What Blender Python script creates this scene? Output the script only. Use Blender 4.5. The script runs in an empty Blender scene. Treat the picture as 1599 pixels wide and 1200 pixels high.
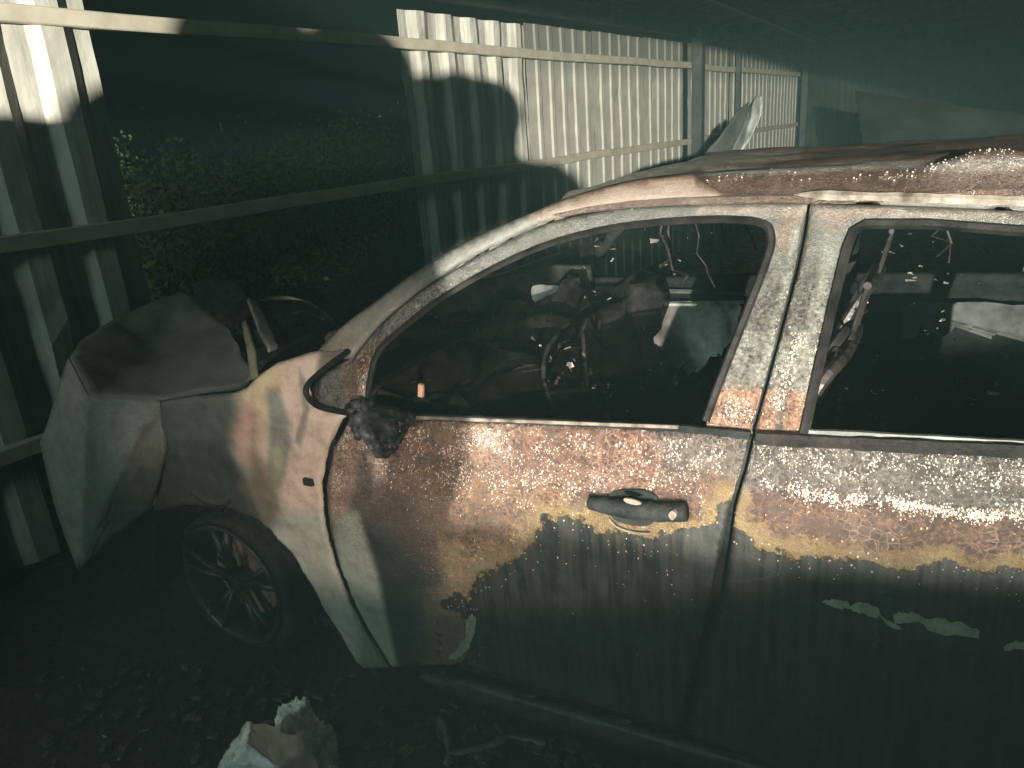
import bpy, bmesh, math, random
import numpy as np
from mathutils import Vector, Matrix, noise, geometry

sc = bpy.context.scene
R = math.radians
random.seed(4)

# ------------------------------------------------------------------ camera
CAM = Vector((0, -1.25, 1.5)); FPX = 1180.0; W0, H0 = 1599, 1200
az, pt, rl = R(30.0), R(18.6), R(4.3)
fwd = Vector((-math.sin(az)*math.cos(pt), math.cos(az)*math.cos(pt), -math.sin(pt)))
rgt = fwd.cross(Vector((0, 0, 1))).normalized(); upv = rgt.cross(fwd)
rg2 = rgt*math.cos(rl) - upv*math.sin(rl); up2 = upv*math.cos(rl) + rgt*math.sin(rl)
cd = bpy.data.cameras.new('camera'); cam = bpy.data.objects.new('camera', cd)
sc.collection.objects.link(cam); sc.camera = cam
cam.matrix_world = Matrix(((rg2.x, up2.x, -fwd.x, CAM.x), (rg2.y, up2.y, -fwd.y, CAM.y), (rg2.z, up2.z, -fwd.z, CAM.z), (0, 0, 0, 1)))
cd.sensor_width = 36; cd.lens = 36*FPX/W0; cd.clip_end = 300; cd.clip_start = .02

# ------------------------------------------------------------------ world (night)
wd = bpy.data.worlds.new("World"); sc.world = wd; wd.use_nodes = True
bg = wd.node_tree.nodes['Background']
wn = wd.node_tree; wtc = wn.nodes.new('ShaderNodeTexCoord'); wsx = wn.nodes.new('ShaderNodeSeparateXYZ'); wr = wn.nodes.new('ShaderNodeValToRGB')
wn.links.new(wtc.outputs['Generated'], wsx.inputs[0]); wn.links.new(wsx.outputs['Z'], wr.inputs[0])
wr.color_ramp.elements[0].color = (.06, .12, .11, 1); wr.color_ramp.elements[0].position = .15; wr.color_ramp.elements[1].color = (.42, .80, .74, 1); wr.color_ramp.elements[1].position = .8
wn.links.new(wr.outputs[0], bg.inputs['Color']); bg.inputs['Strength'].default_value = .008

# ------------------------------------------------------------------ lamps: the vehicle headlamp behind the onlookers, and the hand torch
LAMP = Vector((3.5, -12.6, 2.05))
def spot(name, loc, target, ang, power, col, blend, rad, sx=1, sy=1):
    d = bpy.data.lights.new(name, 'SPOT'); d.energy = power; d.color = col; d.spot_size = R(ang); d.spot_blend = blend
    d.shadow_soft_size = rad
    o = bpy.data.objects.new(name, d); sc.collection.objects.link(o); o.location = loc
    o.rotation_euler = (Vector(target)-Vector(loc)).to_track_quat('-Z', 'Y').to_euler(); o.scale = (sx, sy, 1)
    return o
spot('headlamp', LAMP, (-2.87, 4.0, LAMP.z+math.tan(R(-2.62))*17.8), 27, 38000, (1.0, .95, .83), .12, .05, 1, .245)
spot('hand_torch', (.35, -1.75, 1.42), (-.76, 0, .86), 46, 270, (1.0, .80, .68), .45, .012, 1, .45)
wl = bpy.data.lights.new('fill_light', 'POINT'); wl.energy = 470; wl.color = (.76, 1.0, .95); wl.shadow_soft_size = .5  # added cool fill for the ambient level, not a known lamp
wo = bpy.data.objects.new('fill_light', wl); sc.collection.objects.link(wo); wo.location = (-2.0, -6.8, 3.2)

sc.view_settings.view_transform = 'Standard'; sc.view_settings.look = 'None'
sc.view_settings.exposure = 0; sc.view_settings.gamma = 1
sc.cycles.use_denoising = True
sc.cycles.volume_bounces = 0; sc.cycles.max_bounces = 6; sc.cycles.sample_clamp_indirect = 3

# ------------------------------------------------------------------ geometry helpers
def ray(px, py): return fwd + rg2*((px-800)/FPX) - up2*((py-600)/FPX)
def at(px, py, Y):                       # pixel of the photograph -> point on the plane at depth Y
    r = ray(px, py); return CAM + r*((Y-CAM.y)/r.y)
def onX(px, py, X):
    r = ray(px, py); return CAM + r*((X-CAM.x)/r.x)
def onground(px, py, z=0):
    r = ray(px, py); return CAM + r*((z-CAM.z)/r.z)
def S(x, z):                             # the car's left flank: depth as a function of length and height
    y = 0.0
    if z > .87: y += (z-.87)*.30
    if z > .95: y += (z-.95)*.22
    if z < .62: y += min((.62-z)*.07, .04)
    if x < -1.5: y += min((-1.5-x)**2*.10, .12)
    return y
def onS(px, py, off=0.0):
    r = ray(px, py); Y = .1
    for i in range(40):
        P = CAM + r*((Y-CAM.y)/r.y); Y = Y*.5 + .5*(S(P.x, P.z)+off)
    return P
FP0 = Vector((-2.9, 0, 0)); th = R(3.3)
FD = Vector((math.sin(th), math.cos(th), 0)); FN = Vector((math.cos(th), -math.sin(th), 0))   # along the fence / towards the car
def fp(s, z, out=0.0): return FP0 + FD*s + FN*out + Vector((0, 0, z))

def link(name, me, mat=None, parent=None, smooth=False):
    o = bpy.data.objects.new(name, me); sc.collection.objects.link(o)
    if mat: me.materials.append(mat)
    if parent: o.parent = parent
    if smooth:
        for p in me.polygons: p.use_smooth = True
    return o
def obj(name, bm, mat=None, parent=None, smooth=False):
    bmesh.ops.recalc_face_normals(bm, faces=bm.faces)
    me = bpy.data.meshes.new(name); bm.to_mesh(me); bm.free()
    return link(name, me, mat, parent, smooth)
def tag(o, label, cat, group=None, kind=None):
    if label: o['label'] = label
    if cat: o['category'] = cat
    if group: o['group'] = group
    if kind: o['kind'] = kind
    return o
def empty(name, loc=(0, 0, 0)):
    o = bpy.data.objects.new(name, None); sc.collection.objects.link(o); o.location = loc; return o
def box(bm, c, sx, sy, sz, rot=None):
    M = Matrix.Translation(c) @ (rot.to_4x4() if rot else Matrix()) @ Matrix.Diagonal((sx, sy, sz, 1))
    return bmesh.ops.create_cube(bm, size=1, matrix=M)['verts']
def bar(bm, a, b, w, h):                 # rectangular bar from a to b, w sideways, h upwards
    a, b = Vector(a), Vector(b); d = (b-a); L = d.length; d.normalize()
    s = d.cross(Vector((0, 0, 1)));
    if s.length < 1e-3: s = FN.copy()
    s.normalize(); u = s.cross(d)
    M = Matrix(((d.x, s.x, u.x, 0), (d.y, s.y, u.y, 0), (d.z, s.z, u.z, 0), (0, 0, 0, 1)))
    bmesh.ops.create_cube(bm, size=1, matrix=Matrix.Translation((a+b)/2) @ M @ Matrix.Diagonal((L, w, h, 1)))
def tube(bm, pts, r, n=8, closed=False):
    pts = [Vector(p) for p in pts]; rings = []
    N = len(pts)
    for i, p in enumerate(pts):
        d = (pts[(i+1) % N]-pts[i-1]) if closed else (pts[min(i+1, N-1)]-pts[max(i-1, 0)])
        d.normalize(); a = d.orthogonal().normalized() if i == 0 else (rings_a - d*rings_a.dot(d)).normalized()
        rings_a = a; b = d.cross(a); rr = r[i] if isinstance(r, (list, tuple)) else r
        rings.append([bm.verts.new(p + (a*math.cos(t)+b*math.sin(t))*rr) for t in [2*math.pi*k/n for k in range(n)]])
    for i in range(N if closed else N-1):
        A, B = rings[i], rings[(i+1) % N]
        for k in range(n): bm.faces.new((A[k], A[(k+1) % n], B[(k+1) % n], B[k]))
    if not closed:
        bm.faces.new(rings[0][::-1]); bm.faces.new(rings[-1])
def smoothline(p, k=6, closed=False):     # Catmull-Rom through tuples
    n = len(p); out = []
    rng = range(n) if closed else range(n-1)
    for i in rng:
        g = (lambda j: p[j % n]) if closed else (lambda j: p[max(0, min(n-1, j))])
        a, b, c, d = [np.array(g(i+q), float) for q in (-1, 0, 1, 2)]
        for t in np.linspace(0, 1, k, endpoint=False):
            out.append(tuple(.5*((2*b)+(-a+c)*t+(2*a-5*b+4*c-d)*t*t+(-a+3*b-3*c+d)*t**3)))
    if not closed: out.append(tuple(p[-1]))
    return out
def fbm(v, f, o=3): return noise.fractal(Vector(v)*f, 1.0, 2.0, o)

# signed distance (px) of points to a polygon, + inside
def sdist(P, poly):
    P = np.asarray(P, float); q = np.asarray(poly, float); n = len(q)
    d = np.full(len(P), 1e9); ins = np.zeros(len(P), bool)
    for i in range(n):
        a, b = q[i], q[(i+1) % n]; ab = b-a
        t = np.clip(((P-a)@ab)/max(ab@ab, 1e-9), 0, 1)
        d = np.minimum(d, np.hypot(*(P-(a+t[:, None]*ab)).T))
        c = ((a[1] > P[:, 1]) != (b[1] > P[:, 1]))
        with np.errstate(divide='ignore', invalid='ignore'):
            xi = (b[0]-a[0])*(P[:, 1]-a[1])/(b[1]-a[1])+a[0]
        ins ^= c & (P[:, 0] < xi)
    return np.where(ins, d, -d)
def toPx(P):
    d = np.array([tuple(p) for p in P]) - np.array(CAM); z = d@np.array(fwd)
    return np.stack([800+FPX*(d@np.array(rg2))/z, 600-FPX*(d@np.array(up2))/z], 1)

# ------------------------------------------------------------------ materials
def mat(name): 
    m = bpy.data.materials.new(name); m.use_nodes = True
    nt = m.node_tree; return m, nt, nt.nodes['Principled BSDF']
def nd(nt, t, **k):
    n = nt.nodes.new(t)
    for a, v in k.items():
        if a in n.inputs: n.inputs[a].default_value = v
        else: setattr(n, a, v)
    return n
def ramp(nt, src, stops):
    r = nt.nodes.new('ShaderNodeValToRGB'); e = r.color_ramp.elements
    while len(e) < len(stops): e.new(.5)
    for i, (p, c) in enumerate(stops): e[i].position = p; e[i].color = (*c, 1) if len(c) == 3 else c
    nt.links.new(src, r.inputs[0]); return r.outputs[0]
def mixc(nt, f, a, b, mode='MIX'):
    m = nt.nodes.new('ShaderNodeMix'); m.data_type = 'RGBA'; m.blend_type = mode
    for sock, v in ((m.inputs[0], f), (m.inputs[6], a), (m.inputs[7], b)):
        if hasattr(v, 'links'): nt.links.new(v, sock)
        else: sock.default_value = v if isinstance(v, (int, float)) else (*v, 1)
    return m.outputs[2]
def mth(nt, op, a, b=0.0):
    m = nt.nodes.new('ShaderNodeMath'); m.operation = op
    for i, v in enumerate((a, b)):
        if hasattr(v, 'links'): nt.links.new(v, m.inputs[i])
        else: m.inputs[i].default_value = v
    return m.outputs[0]
def coord(nt): return nt.nodes.new('ShaderNodeTexCoord').outputs['Object']
def noi(nt, vec, scale, det=4, rough=.6):
    n = nd(nt, 'ShaderNodeTexNoise', Scale=scale, Detail=det, Roughness=rough); nt.links.new(vec, n.inputs['Vector']); return n.outputs['Fac']
def bump(nt, bs, h, s, d):
    b = nd(nt, 'ShaderNodeBump', Strength=s, Distance=d); nt.links.new(h, b.inputs['Height']); nt.links.new(b.outputs[0], bs.inputs['Normal']); return b
def simple(name, c1, c2, scale=8, rough=(.5, .8), metal=0., bs=.3, bd=.004, bscale=60, spec=.5):
    m, nt, b = mat(name); v = coord(nt)
    n = noi(nt, v, scale, 5); nt.links.new(ramp(nt, n, [(.35, c1), (.65, c2)]), b.inputs['Base Color'])
    n2 = noi(nt, v, scale*3, 3)
    nt.links.new(ramp(nt, n2, [(.3, (rough[0],)*3), (.7, (rough[1],)*3)]), b.inputs['Roughness'])
    b.inputs['Metallic'].default_value = metal; b.inputs['Specular IOR Level'].default_value = spec
    bump(nt, b, noi(nt, v, bscale, 5), bs, bd)
    return m

def burnt_paint():
    m, nt, b = mat('burnt_paint'); v = coord(nt)
    col = nt.nodes.new('ShaderNodeVertexColor'); col.layer_name = 'Col'
    at_ = nt.nodes.new('ShaderNodeAttribute'); at_.attribute_name = 'burn'   # metres inside the rust-brown area
    wet = nt.nodes.new('ShaderNodeAttribute'); wet.attribute_name = 'blister'
    fl = nt.nodes.new('ShaderNodeAttribute'); fl.attribute_name = 'flake'
    n1 = noi(nt, v, 26, 6, .7); n2 = noi(nt, v, 9, 3, .5)
    d = mth(nt, 'ADD', at_.outputs['Fac'], mth(nt, 'ADD', mth(nt, 'MULTIPLY', mth(nt, 'SUBTRACT', n1, .5), .075), mth(nt, 'MULTIPLY', mth(nt, 'SUBTRACT', n2, .5), .03)))
    # mottling of the scorched coat
    n3 = noi(nt, v, 150, 5, .7); n4 = noi(nt, v, 34, 4, .65)
    mot = mixc(nt, 1.0, col.outputs['Color'], ramp(nt, n3, [(.36, (.42, .38, .36)), (.5, (.9, .87, .85)), (.60, (1.3, 1.27, 1.25)), (.68, (1.9, 1.85, 1.8))]), 'MULTIPLY')
    mot = mixc(nt, 1.0, mot, ramp(nt, n4, [(.3, (.45, .41, .39)), (.62, (1.25, 1.2, 1.18))]), 'MULTIPLY')
    plain = mixc(nt, 1.0, col.outputs['Color'], ramp(nt, noi(nt, v, 14, 6, .7), [(.3, (.62, .57, .52)), (.5, (.95, .94, .93)), (.7, (1.15, 1.15, 1.15))]), 'MULTIPLY')
    coat = mixc(nt, wet.outputs['Fac'], plain, mot)
    # pale net of cracks
    vo = nd(nt, 'ShaderNodeTexVoronoi', Scale=62.0); vo.feature = 'DISTANCE_TO_EDGE'
    wv = nt.nodes.new('ShaderNodeVectorMath'); wv.operation = 'ADD'
    nc = nd(nt, 'ShaderNodeTexNoise', Scale=40.0, Detail=2.0); nt.links.new(v, nc.inputs['Vector'])
    sv = nt.nodes.new('ShaderNodeVectorMath'); sv.operation = 'SCALE'; sv.inputs['Scale'].default_value = .012
    nt.links.new(nc.outputs['Color'], sv.inputs[0]); nt.links.new(v, wv.inputs[0]); nt.links.new(sv.outputs[0], wv.inputs[1]); nt.links.new(wv.outputs[0], vo.inputs['Vector'])
    ln = ramp(nt, vo.outputs['Distance'], [(.0, (1, 1, 1)), (.05, (0, 0, 0))])
    lnm = mth(nt, 'MULTIPLY', mth(nt, 'MULTIPLY', ln, ramp(nt, noi(nt, v, 7, 3), [(.45, (0, 0, 0)), (.62, (1, 1, 1))])), mth(nt, 'MULTIPLY', wet.outputs['Fac'], .55))
    coat = mixc(nt, lnm, coat, (.34, .29, .25))
    # ochre fringe where the coat ends, charcoal beyond
    ochre = mixc(nt, n3, (.11, .072, .032), (.27, .20, .10))
    fr = ramp(nt, d, [(.0, (1, 1, 1)), (.008, (1, 1, 1)), (.034, (0, 0, 0))])
    frk = mth(nt, 'MULTIPLY', fr, wet.outputs['Fac'])
    coat = mixc(nt, frk, coat, ochre)
    mp = nd(nt, 'ShaderNodeMapping'); mp.inputs['Scale'].default_value = (60, 60, 4); nt.links.new(v, mp.inputs[0])
    st = noi(nt, mp.outputs[0], 1, 3)
    char = mixc(nt, ramp(nt, st, [(.4, (0, 0, 0)), (.7, (1, 1, 1))]), (.005, .007, .007), (.024, .026, .023))
    char = mixc(nt, ramp(nt, noi(nt, v, 5, 6, .75), [(.50, (0, 0, 0)), (.66, (1, 1, 1))]), char, (.024, .030, .028))
    run = mth(nt, 'MULTIPLY', ramp(nt, st, [(.42, (0, 0, 0)), (.62, (1, 1, 1))]), ramp(nt, mth(nt, 'MULTIPLY', at_.outputs['Fac'], -6.0), [(.0, (1, 1, 1)), (.75, (0, 0, 0))]))
    char = mixc(nt, mth(nt, 'MULTIPLY', run, .6), char, (.036, .032, .027))
    scr = nd(nt, 'ShaderNodeTexVoronoi', Scale=9.0); scr.feature = 'DISTANCE_TO_EDGE'; nt.links.new(wv.outputs[0], scr.inputs['Vector'])
    char = mixc(nt, mth(nt, 'MULTIPLY', ramp(nt, scr.outputs['Distance'], [(0, (1, 1, 1)), (.012, (0, 0, 0))]), ramp(nt, noi(nt, v, 6, 3), [(.52, (0, 0, 0)), (.6, (1, 1, 1))])), char, (.04, .045, .04))
    sp = nd(nt, 'ShaderNodeTexVoronoi', Scale=70.0); nt.links.new(v, sp.inputs['Vector'])
    spots = mth(nt, 'MULTIPLY', ramp(nt, sp.outputs['Distance'], [(.11, (1, 1, 1)), (.16, (0, 0, 0))]), ramp(nt, d, [(0, (1, 1, 1)), (.001, (0, 0, 0))]))
    near = mth(nt, 'GREATER_THAN', mth(nt, 'ADD', d, mth(nt, 'MULTIPLY', noi(nt, v, 16, 2), .09)), .022)
    char = mixc(nt, mth(nt, 'MULTIPLY', spots, near), char, (.30, .29, .20))
    isc = ramp(nt, mth(nt, 'ADD', mth(nt, 'MULTIPLY', d, 60), .5), [(.45, (0, 0, 0)), (.55, (1, 1, 1))])
    c = mixc(nt, isc, char, coat)
    fd = mth(nt, 'ADD', fl.outputs['Fac'], mth(nt, 'MULTIPLY', mth(nt, 'SUBTRACT', n1, .5), .03))
    isf = ramp(nt, mth(nt, 'ADD', mth(nt, 'MULTIPLY', fd, 120), .5), [(.45, (0, 0, 0)), (.55, (1, 1, 1))])
    c = mixc(nt, isf, c, (.46, .50, .42))
    nt.links.new(c, b.inputs['Base Color'])
    # wet, blistered relief
    bw = mth(nt, 'MULTIPLY', wet.outputs['Fac'], isc)
    rg = mixc(nt, bw, (.55, .55, .55), (.24, .24, .24))
    nt.links.new(rg, b.inputs['Roughness'])
    h = mth(nt, 'ADD', mth(nt, 'MULTIPLY', noi(nt, v, 330, 3, .7), 1.0), mth(nt, 'MULTIPLY', vo.outputs['Distance'], .35))
    h = mth(nt, 'MULTIPLY', h, mth(nt, 'ADD', mth(nt, 'MULTIPLY', bw, .9), .12))
    h = mth(nt, 'ADD', h, mth(nt, 'MULTIPLY', isc, .25))
    bb = bump(nt, b, h, 1.0, .0062); nt.links.new(bb.outputs[0], b.inputs['Coat Normal'])
    b.inputs['Coat Weight'].default_value = .0
    nt.links.new(mth(nt, 'MULTIPLY', bw, .8), b.inputs['Coat Weight']); b.inputs['Coat Roughness'].default_value = .17; b.inputs['Coat IOR'].default_value = 2.1
    return m

M = {}
M['paint'] = burnt_paint()
M['char'] = simple('charred_surface', (.006, .008, .008), (.024, .026, .025), 14, (.35, .8), 0, .8, .006, 70, .07)
M['char_gloss'] = simple('melted_black_plastic', (.006, .006, .006), (.020, .019, .018), 20, (.35, .7), 0, .5, .004, 90, .12)
M['ash_metal'] = simple('ash_grey_metal', (.10, .11, .10), (.24, .25, .23), 9, (.45, .75), .2, .4, .003, 80)
M['rust'] = simple('rusted_steel', (.10, .055, .035), (.22, .14, .10), 18, (.5, .9), .1, .6, .003, 120)
M['pale'] = simple('bleached_steel', (.06, .045, .036), (.27, .235, .19), 22, (.4, .7), .2, .3, .002, 90)
M['galv'] = simple('galvanised_sheet', (.42, .41, .36), (.56, .55, .48), 5, (.32, .5), .25, .12, .002, 30)
M['railm'] = simple('galvanised_rail', (.40, .37, .29), (.52, .48, .38), 9, (.4, .6), .2, .15, .002, 40)
M['soot'] = simple('sooted_steel', (.02, .024, .022), (.045, .05, .044), 6, (.6, .9), 0, .3, .003, 40, .2)
M['ceil'] = simple('sooted_ceiling', (.006, .007, .007), (.018, .020, .018), 2.5, (.6, .95), 0, .2, .003, 20, .1)
M['alloy'] = simple('scorched_alloy', (.008, .009, .009), (.04, .042, .04), 25, (.3, .6), .5, .5, .003, 70)

def galv_dark_top():
    m, nt, b = mat('galvanised_sheet_dark_top'); v = coord(nt)
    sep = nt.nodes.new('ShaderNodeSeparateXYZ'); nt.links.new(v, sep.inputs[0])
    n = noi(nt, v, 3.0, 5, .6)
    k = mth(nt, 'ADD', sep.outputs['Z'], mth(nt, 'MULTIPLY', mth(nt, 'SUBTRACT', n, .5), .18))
    k2 = ramp(nt, mth(nt, 'MULTIPLY', mth(nt, 'SUBTRACT', k, 1.6), 1.6), [(.36, (0, 0, 0)), (.70, (1, 1, 1))])  # darker towards the top of the sheet
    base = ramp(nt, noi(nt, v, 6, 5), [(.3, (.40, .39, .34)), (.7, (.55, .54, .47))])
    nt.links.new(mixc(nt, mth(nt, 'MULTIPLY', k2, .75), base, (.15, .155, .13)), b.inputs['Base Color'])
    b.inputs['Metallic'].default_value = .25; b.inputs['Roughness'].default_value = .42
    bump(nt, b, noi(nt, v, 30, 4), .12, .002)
    return m
def galv():
    m, nt, b = mat('galvanised_sheet'); v = coord(nt)
    base = ramp(nt, noi(nt, v, 5, 5), [(.3, (.42, .41, .36)), (.7, (.56, .55, .48))])
    mp = nd(nt, 'ShaderNodeMapping'); mp.inputs['Scale'].default_value = (9, 9, .9); nt.links.new(v, mp.inputs[0])
    base = mixc(nt, ramp(nt, noi(nt, mp.outputs[0], 3, 5, .65), [(.42, (0, 0, 0)), (.72, (.75, .75, .75))]), base, (.20, .19, .16))
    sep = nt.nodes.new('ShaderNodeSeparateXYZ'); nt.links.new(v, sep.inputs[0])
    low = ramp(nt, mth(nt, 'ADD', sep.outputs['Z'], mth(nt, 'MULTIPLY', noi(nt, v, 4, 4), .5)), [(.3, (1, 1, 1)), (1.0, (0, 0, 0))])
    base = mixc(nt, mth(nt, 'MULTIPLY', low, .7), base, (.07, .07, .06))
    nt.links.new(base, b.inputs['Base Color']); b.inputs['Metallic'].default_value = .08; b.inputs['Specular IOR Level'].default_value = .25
    nt.links.new(ramp(nt, noi(nt, v, 11, 3), [(.3, (.3, .3, .3)), (.7, (.55, .55, .55))]), b.inputs['Roughness'])
    bump(nt, b, noi(nt, v, 14, 5), .35, .006); return m
M['galv'] = galv()
M['galv2'] = galv_dark_top()

# ------------------------------------------------------------------ setting
def grid(name, x0, x1, y0, y1, n, zf, m, jit=0):
    bm = bmesh.new(); vs = {}
    for i in range(n+1):
        for j in range(n+1):
            x = x0+(x1-x0)*i/n; y = y0+(y1-y0)*j/n
            vs[i, j] = bm.verts.new((x, y, zf(x, y)))
    for i in range(n):
        for j in range(n): bm.faces.new((vs[i, j], vs[i+1, j], vs[i+1, j+1], vs[i, j+1]))
    return obj(name, bm, m, smooth=True)
M['ground'] = simple('burnt_wet_ground', (.004, .005, .0045), (.014, .014, .012), 5, (.3, .85), 0, 1.0, .02, 22, .25)
g = grid('ground', -60, 60, -60, 60, 2, lambda x, y: -.02, M['ground']); tag(g, None, None, kind='structure')
g = grid('ground', -4.5, 3.5, -4, 4, 220, lambda x, y: .012*fbm((x, y, 0), 3, 4)-.008+.02*max(0, fbm((x, y, 5), 9, 3)-.25)*(1 if y < 1 else 0), M['ground']); g['kind'] = 'structure'
M['grass'] = simple('dark_verge', (.015, .02, .008), (.03, .04, .015), 9, (.8, 1), 0, 1, .03, 30)

# fence sheets
NR = ((0, 0), (.62, 0), (.70, 1), (.92, 1))
def sheet(label, s0, s1, z0, z1, pitch, m, seed, out=-.05, depth=.022, prf=((0, 0), (.42, 0), (.50, 1), (.92, 1)), group='corrugated sheets of the fence', lean=0, ragged=0):
    bm = bmesh.new(); prof = []; s = s0
    while s < s1:
        for f, o in prf:
            q = s+f*pitch
            if q <= s1: prof.append((q, o))
        s += pitch
    prof.append((s1, 0)); nz = 26; rows = []
    for i in range(nz+1):
        z = z0+(z1-z0)*i/nz; row = []
        for q, o in prof:
            b = (.012 if seed < 3 else .004)*fbm((q, z, seed), 2.2, 3)+(.008 if seed < 3 else .001)*fbm((q*3, z*2, seed+7), 2, 2)-.03*max(0, fbm((q, z, seed+3), 3.5, 2)-.45)
            zz = z + (ragged*fbm((q, 0, seed), 6, 3) if i == 0 else 0)
            row.append(bm.verts.new(fp(q+lean*(z-1.2)+.004*fbm((z, seed, 0), 2), zz, out+depth*o+b)))
        rows.append(row)
    for a, b in zip(rows, rows[1:]):
        for k in range(len(a)-1): bm.faces.new((a[k], a[k+1], b[k+1], b[k]))
    o = obj('fence_sheet', bm, m)
    md = o.modifiers.new('t', 'SOLIDIFY'); md.thickness = .0012
    return tag(o, label, 'fence sheet', group)
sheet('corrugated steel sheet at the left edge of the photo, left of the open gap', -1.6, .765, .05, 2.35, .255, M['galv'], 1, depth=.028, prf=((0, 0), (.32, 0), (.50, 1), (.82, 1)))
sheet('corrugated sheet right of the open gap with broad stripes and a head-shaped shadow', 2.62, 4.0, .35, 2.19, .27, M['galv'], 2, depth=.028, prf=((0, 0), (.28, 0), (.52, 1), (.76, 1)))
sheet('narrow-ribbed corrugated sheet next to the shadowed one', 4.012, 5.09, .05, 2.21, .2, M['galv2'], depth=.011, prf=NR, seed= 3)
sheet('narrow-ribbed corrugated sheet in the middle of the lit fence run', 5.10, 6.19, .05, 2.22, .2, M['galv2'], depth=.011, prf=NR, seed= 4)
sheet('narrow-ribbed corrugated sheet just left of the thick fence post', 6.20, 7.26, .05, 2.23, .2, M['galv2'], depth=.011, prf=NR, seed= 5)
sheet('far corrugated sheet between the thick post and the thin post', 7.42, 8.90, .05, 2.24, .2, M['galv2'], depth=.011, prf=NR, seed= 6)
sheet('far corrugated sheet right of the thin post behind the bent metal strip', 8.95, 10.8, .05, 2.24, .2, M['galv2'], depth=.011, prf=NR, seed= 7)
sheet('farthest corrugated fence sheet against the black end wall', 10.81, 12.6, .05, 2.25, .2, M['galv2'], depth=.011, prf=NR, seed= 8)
for z, lab in ((2.0, 'top steel rail of the fence crossing the open gap'), (1.24, 'middle steel rail of the fence crossing the open gap'), (.50, 'lowest steel rail of the fence by the car nose')):
    bm = bmesh.new()
    n = 40; pts = [(-1.6+i*(14.1/n)) for i in range(n+1)]
    rings = []
    for s in pts:
        dz = .012*fbm((s, z, 3), .9, 3); do = .01*fbm((s, z, 9), .8, 2)
        rings.append([bm.verts.new(fp(s, z+dz+a*.03, .0+do+b*.02)) for a, b in ((-1, -1), (-1, 1), (1, 1), (1, -1))])
    for a, b in zip(rings, rings[1:]):
        for k in range(4): bm.faces.new((a[k], a[(k+1) % 4], b[(k+1) % 4], b[k]))
    o = obj('fence_rail', bm, M['railm']); tag(o, lab, 'fence rail', 'horizontal rails of the fence')
    bv = o.modifiers.new('b', 'BEVEL'); bv.width = .004
def post(s, w, lab, out=.09, m='soot', z1=2.36):
    t = empty('fence_post', fp(s, 0, out)); tag(t, lab, 'post')
    bm = bmesh.new(); box(bm, Vector((0, 0, z1/2)), w, w, z1, Matrix.Rotation(-th, 3, 'Z')); o = obj('shaft', bm, M[m], t)
    bv = o.modifiers.new('b', 'BEVEL'); bv.width = .006
    bm = bmesh.new(); box(bm, Vector((0, 0, .006)), w*1.7, w*1.7, .012, Matrix.Rotation(-th, 3, 'Z')); obj('base_plate', bm, M['soot'], t)
post(7.36, .11, 'thick dark steel post between the lit fence run and the far sheets')
post(8.93, .06, 'thin dark post among the far fence sheets', .06)
post(12.55, .10, 'last dark post at the far right end of the fence')
post(-1.2, .08, 'fence post outside the left edge of the photo')

# carport roof: beam, purlins, corrugated ceiling
cr = empty('carport_roof', fp(2.6, 2.3)); tag(cr, 'soot-blackened carport roof above the fence and car', 'carport roof')
def local(o, t=cr):
    o.parent = t; o.matrix_parent_inverse = Matrix.Translation(-Vector(t.location)); return o
bm = bmesh.new(); bar(bm, fp(2.55, 2.30, .03), fp(12.6, 2.36, .03), .06, .11); local(obj('edge_beam', bm, M['soot']))
for X in (-1.7, -.2, 1.4, 3.0):
    bm = bmesh.new(); bar(bm, (X, 2.65, 2.37), (X, 12.5, 2.37), .05, .08); local(obj('rafter', bm, M['soot']))
for Y in (3.2, 5.2, 7.2, 9.2, 11.2):
    bm = bmesh.new(); bar(bm, (-2.6, Y, 2.44), (4.2, Y, 2.44), .05, .05); local(obj('purlin', bm, M['soot']))
bm = bmesh.new(); rows = []
xs = []; x = -2.85
while x < 4.4:
    for f, o_ in ((0, 0), (.42, 0), (.5, 1), (.92, 1)): xs.append((x+f*.2, o_))
    x += .2
for j in range(12):
    Y = 2.6+j*(10/11); rows.append([bm.verts.new((a, Y, 2.48+.02*b+.03*fbm((a, Y, 0), .8, 3))) for a, b in xs])
for a, b in zip(rows, rows[1:]):
    for k in range(len(a)-1): bm.faces.new((a[k], a[k+1], b[k+1], b[k]))
o = local(obj('ceiling_sheet', bm, M['ceil'])); md = o.modifiers.new('t', 'SOLIDIFY'); md.thickness = .002
# end wall
bm = bmesh.new(); rows = []; xs = []; x = -2.3
while x < 6.4:
    for f, o_ in ((0, 0), (.42, 0), (.5, 1), (.92, 1)): xs.append((x+f*.2, o_))
    x += .2
for j in range(14):
    z = -.02+j*(2.48/13); rows.append([bm.verts.new((a, 12.75+.02*b+.02*fbm((a, z, 3), .8, 2), z)) for a, b in xs])
for a, b in zip(rows, rows[1:]):
    for k in range(len(a)-1): bm.faces.new((a[k], a[k+1], b[k+1], b[k]))
o = obj('end_wall', bm, M['ceil']); tag(o, 'black sooted corrugated wall closing the far right end of the carport', 'wall')
md = o.modifiers.new('t', 'SOLIDIFY'); md.thickness = .002

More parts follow.
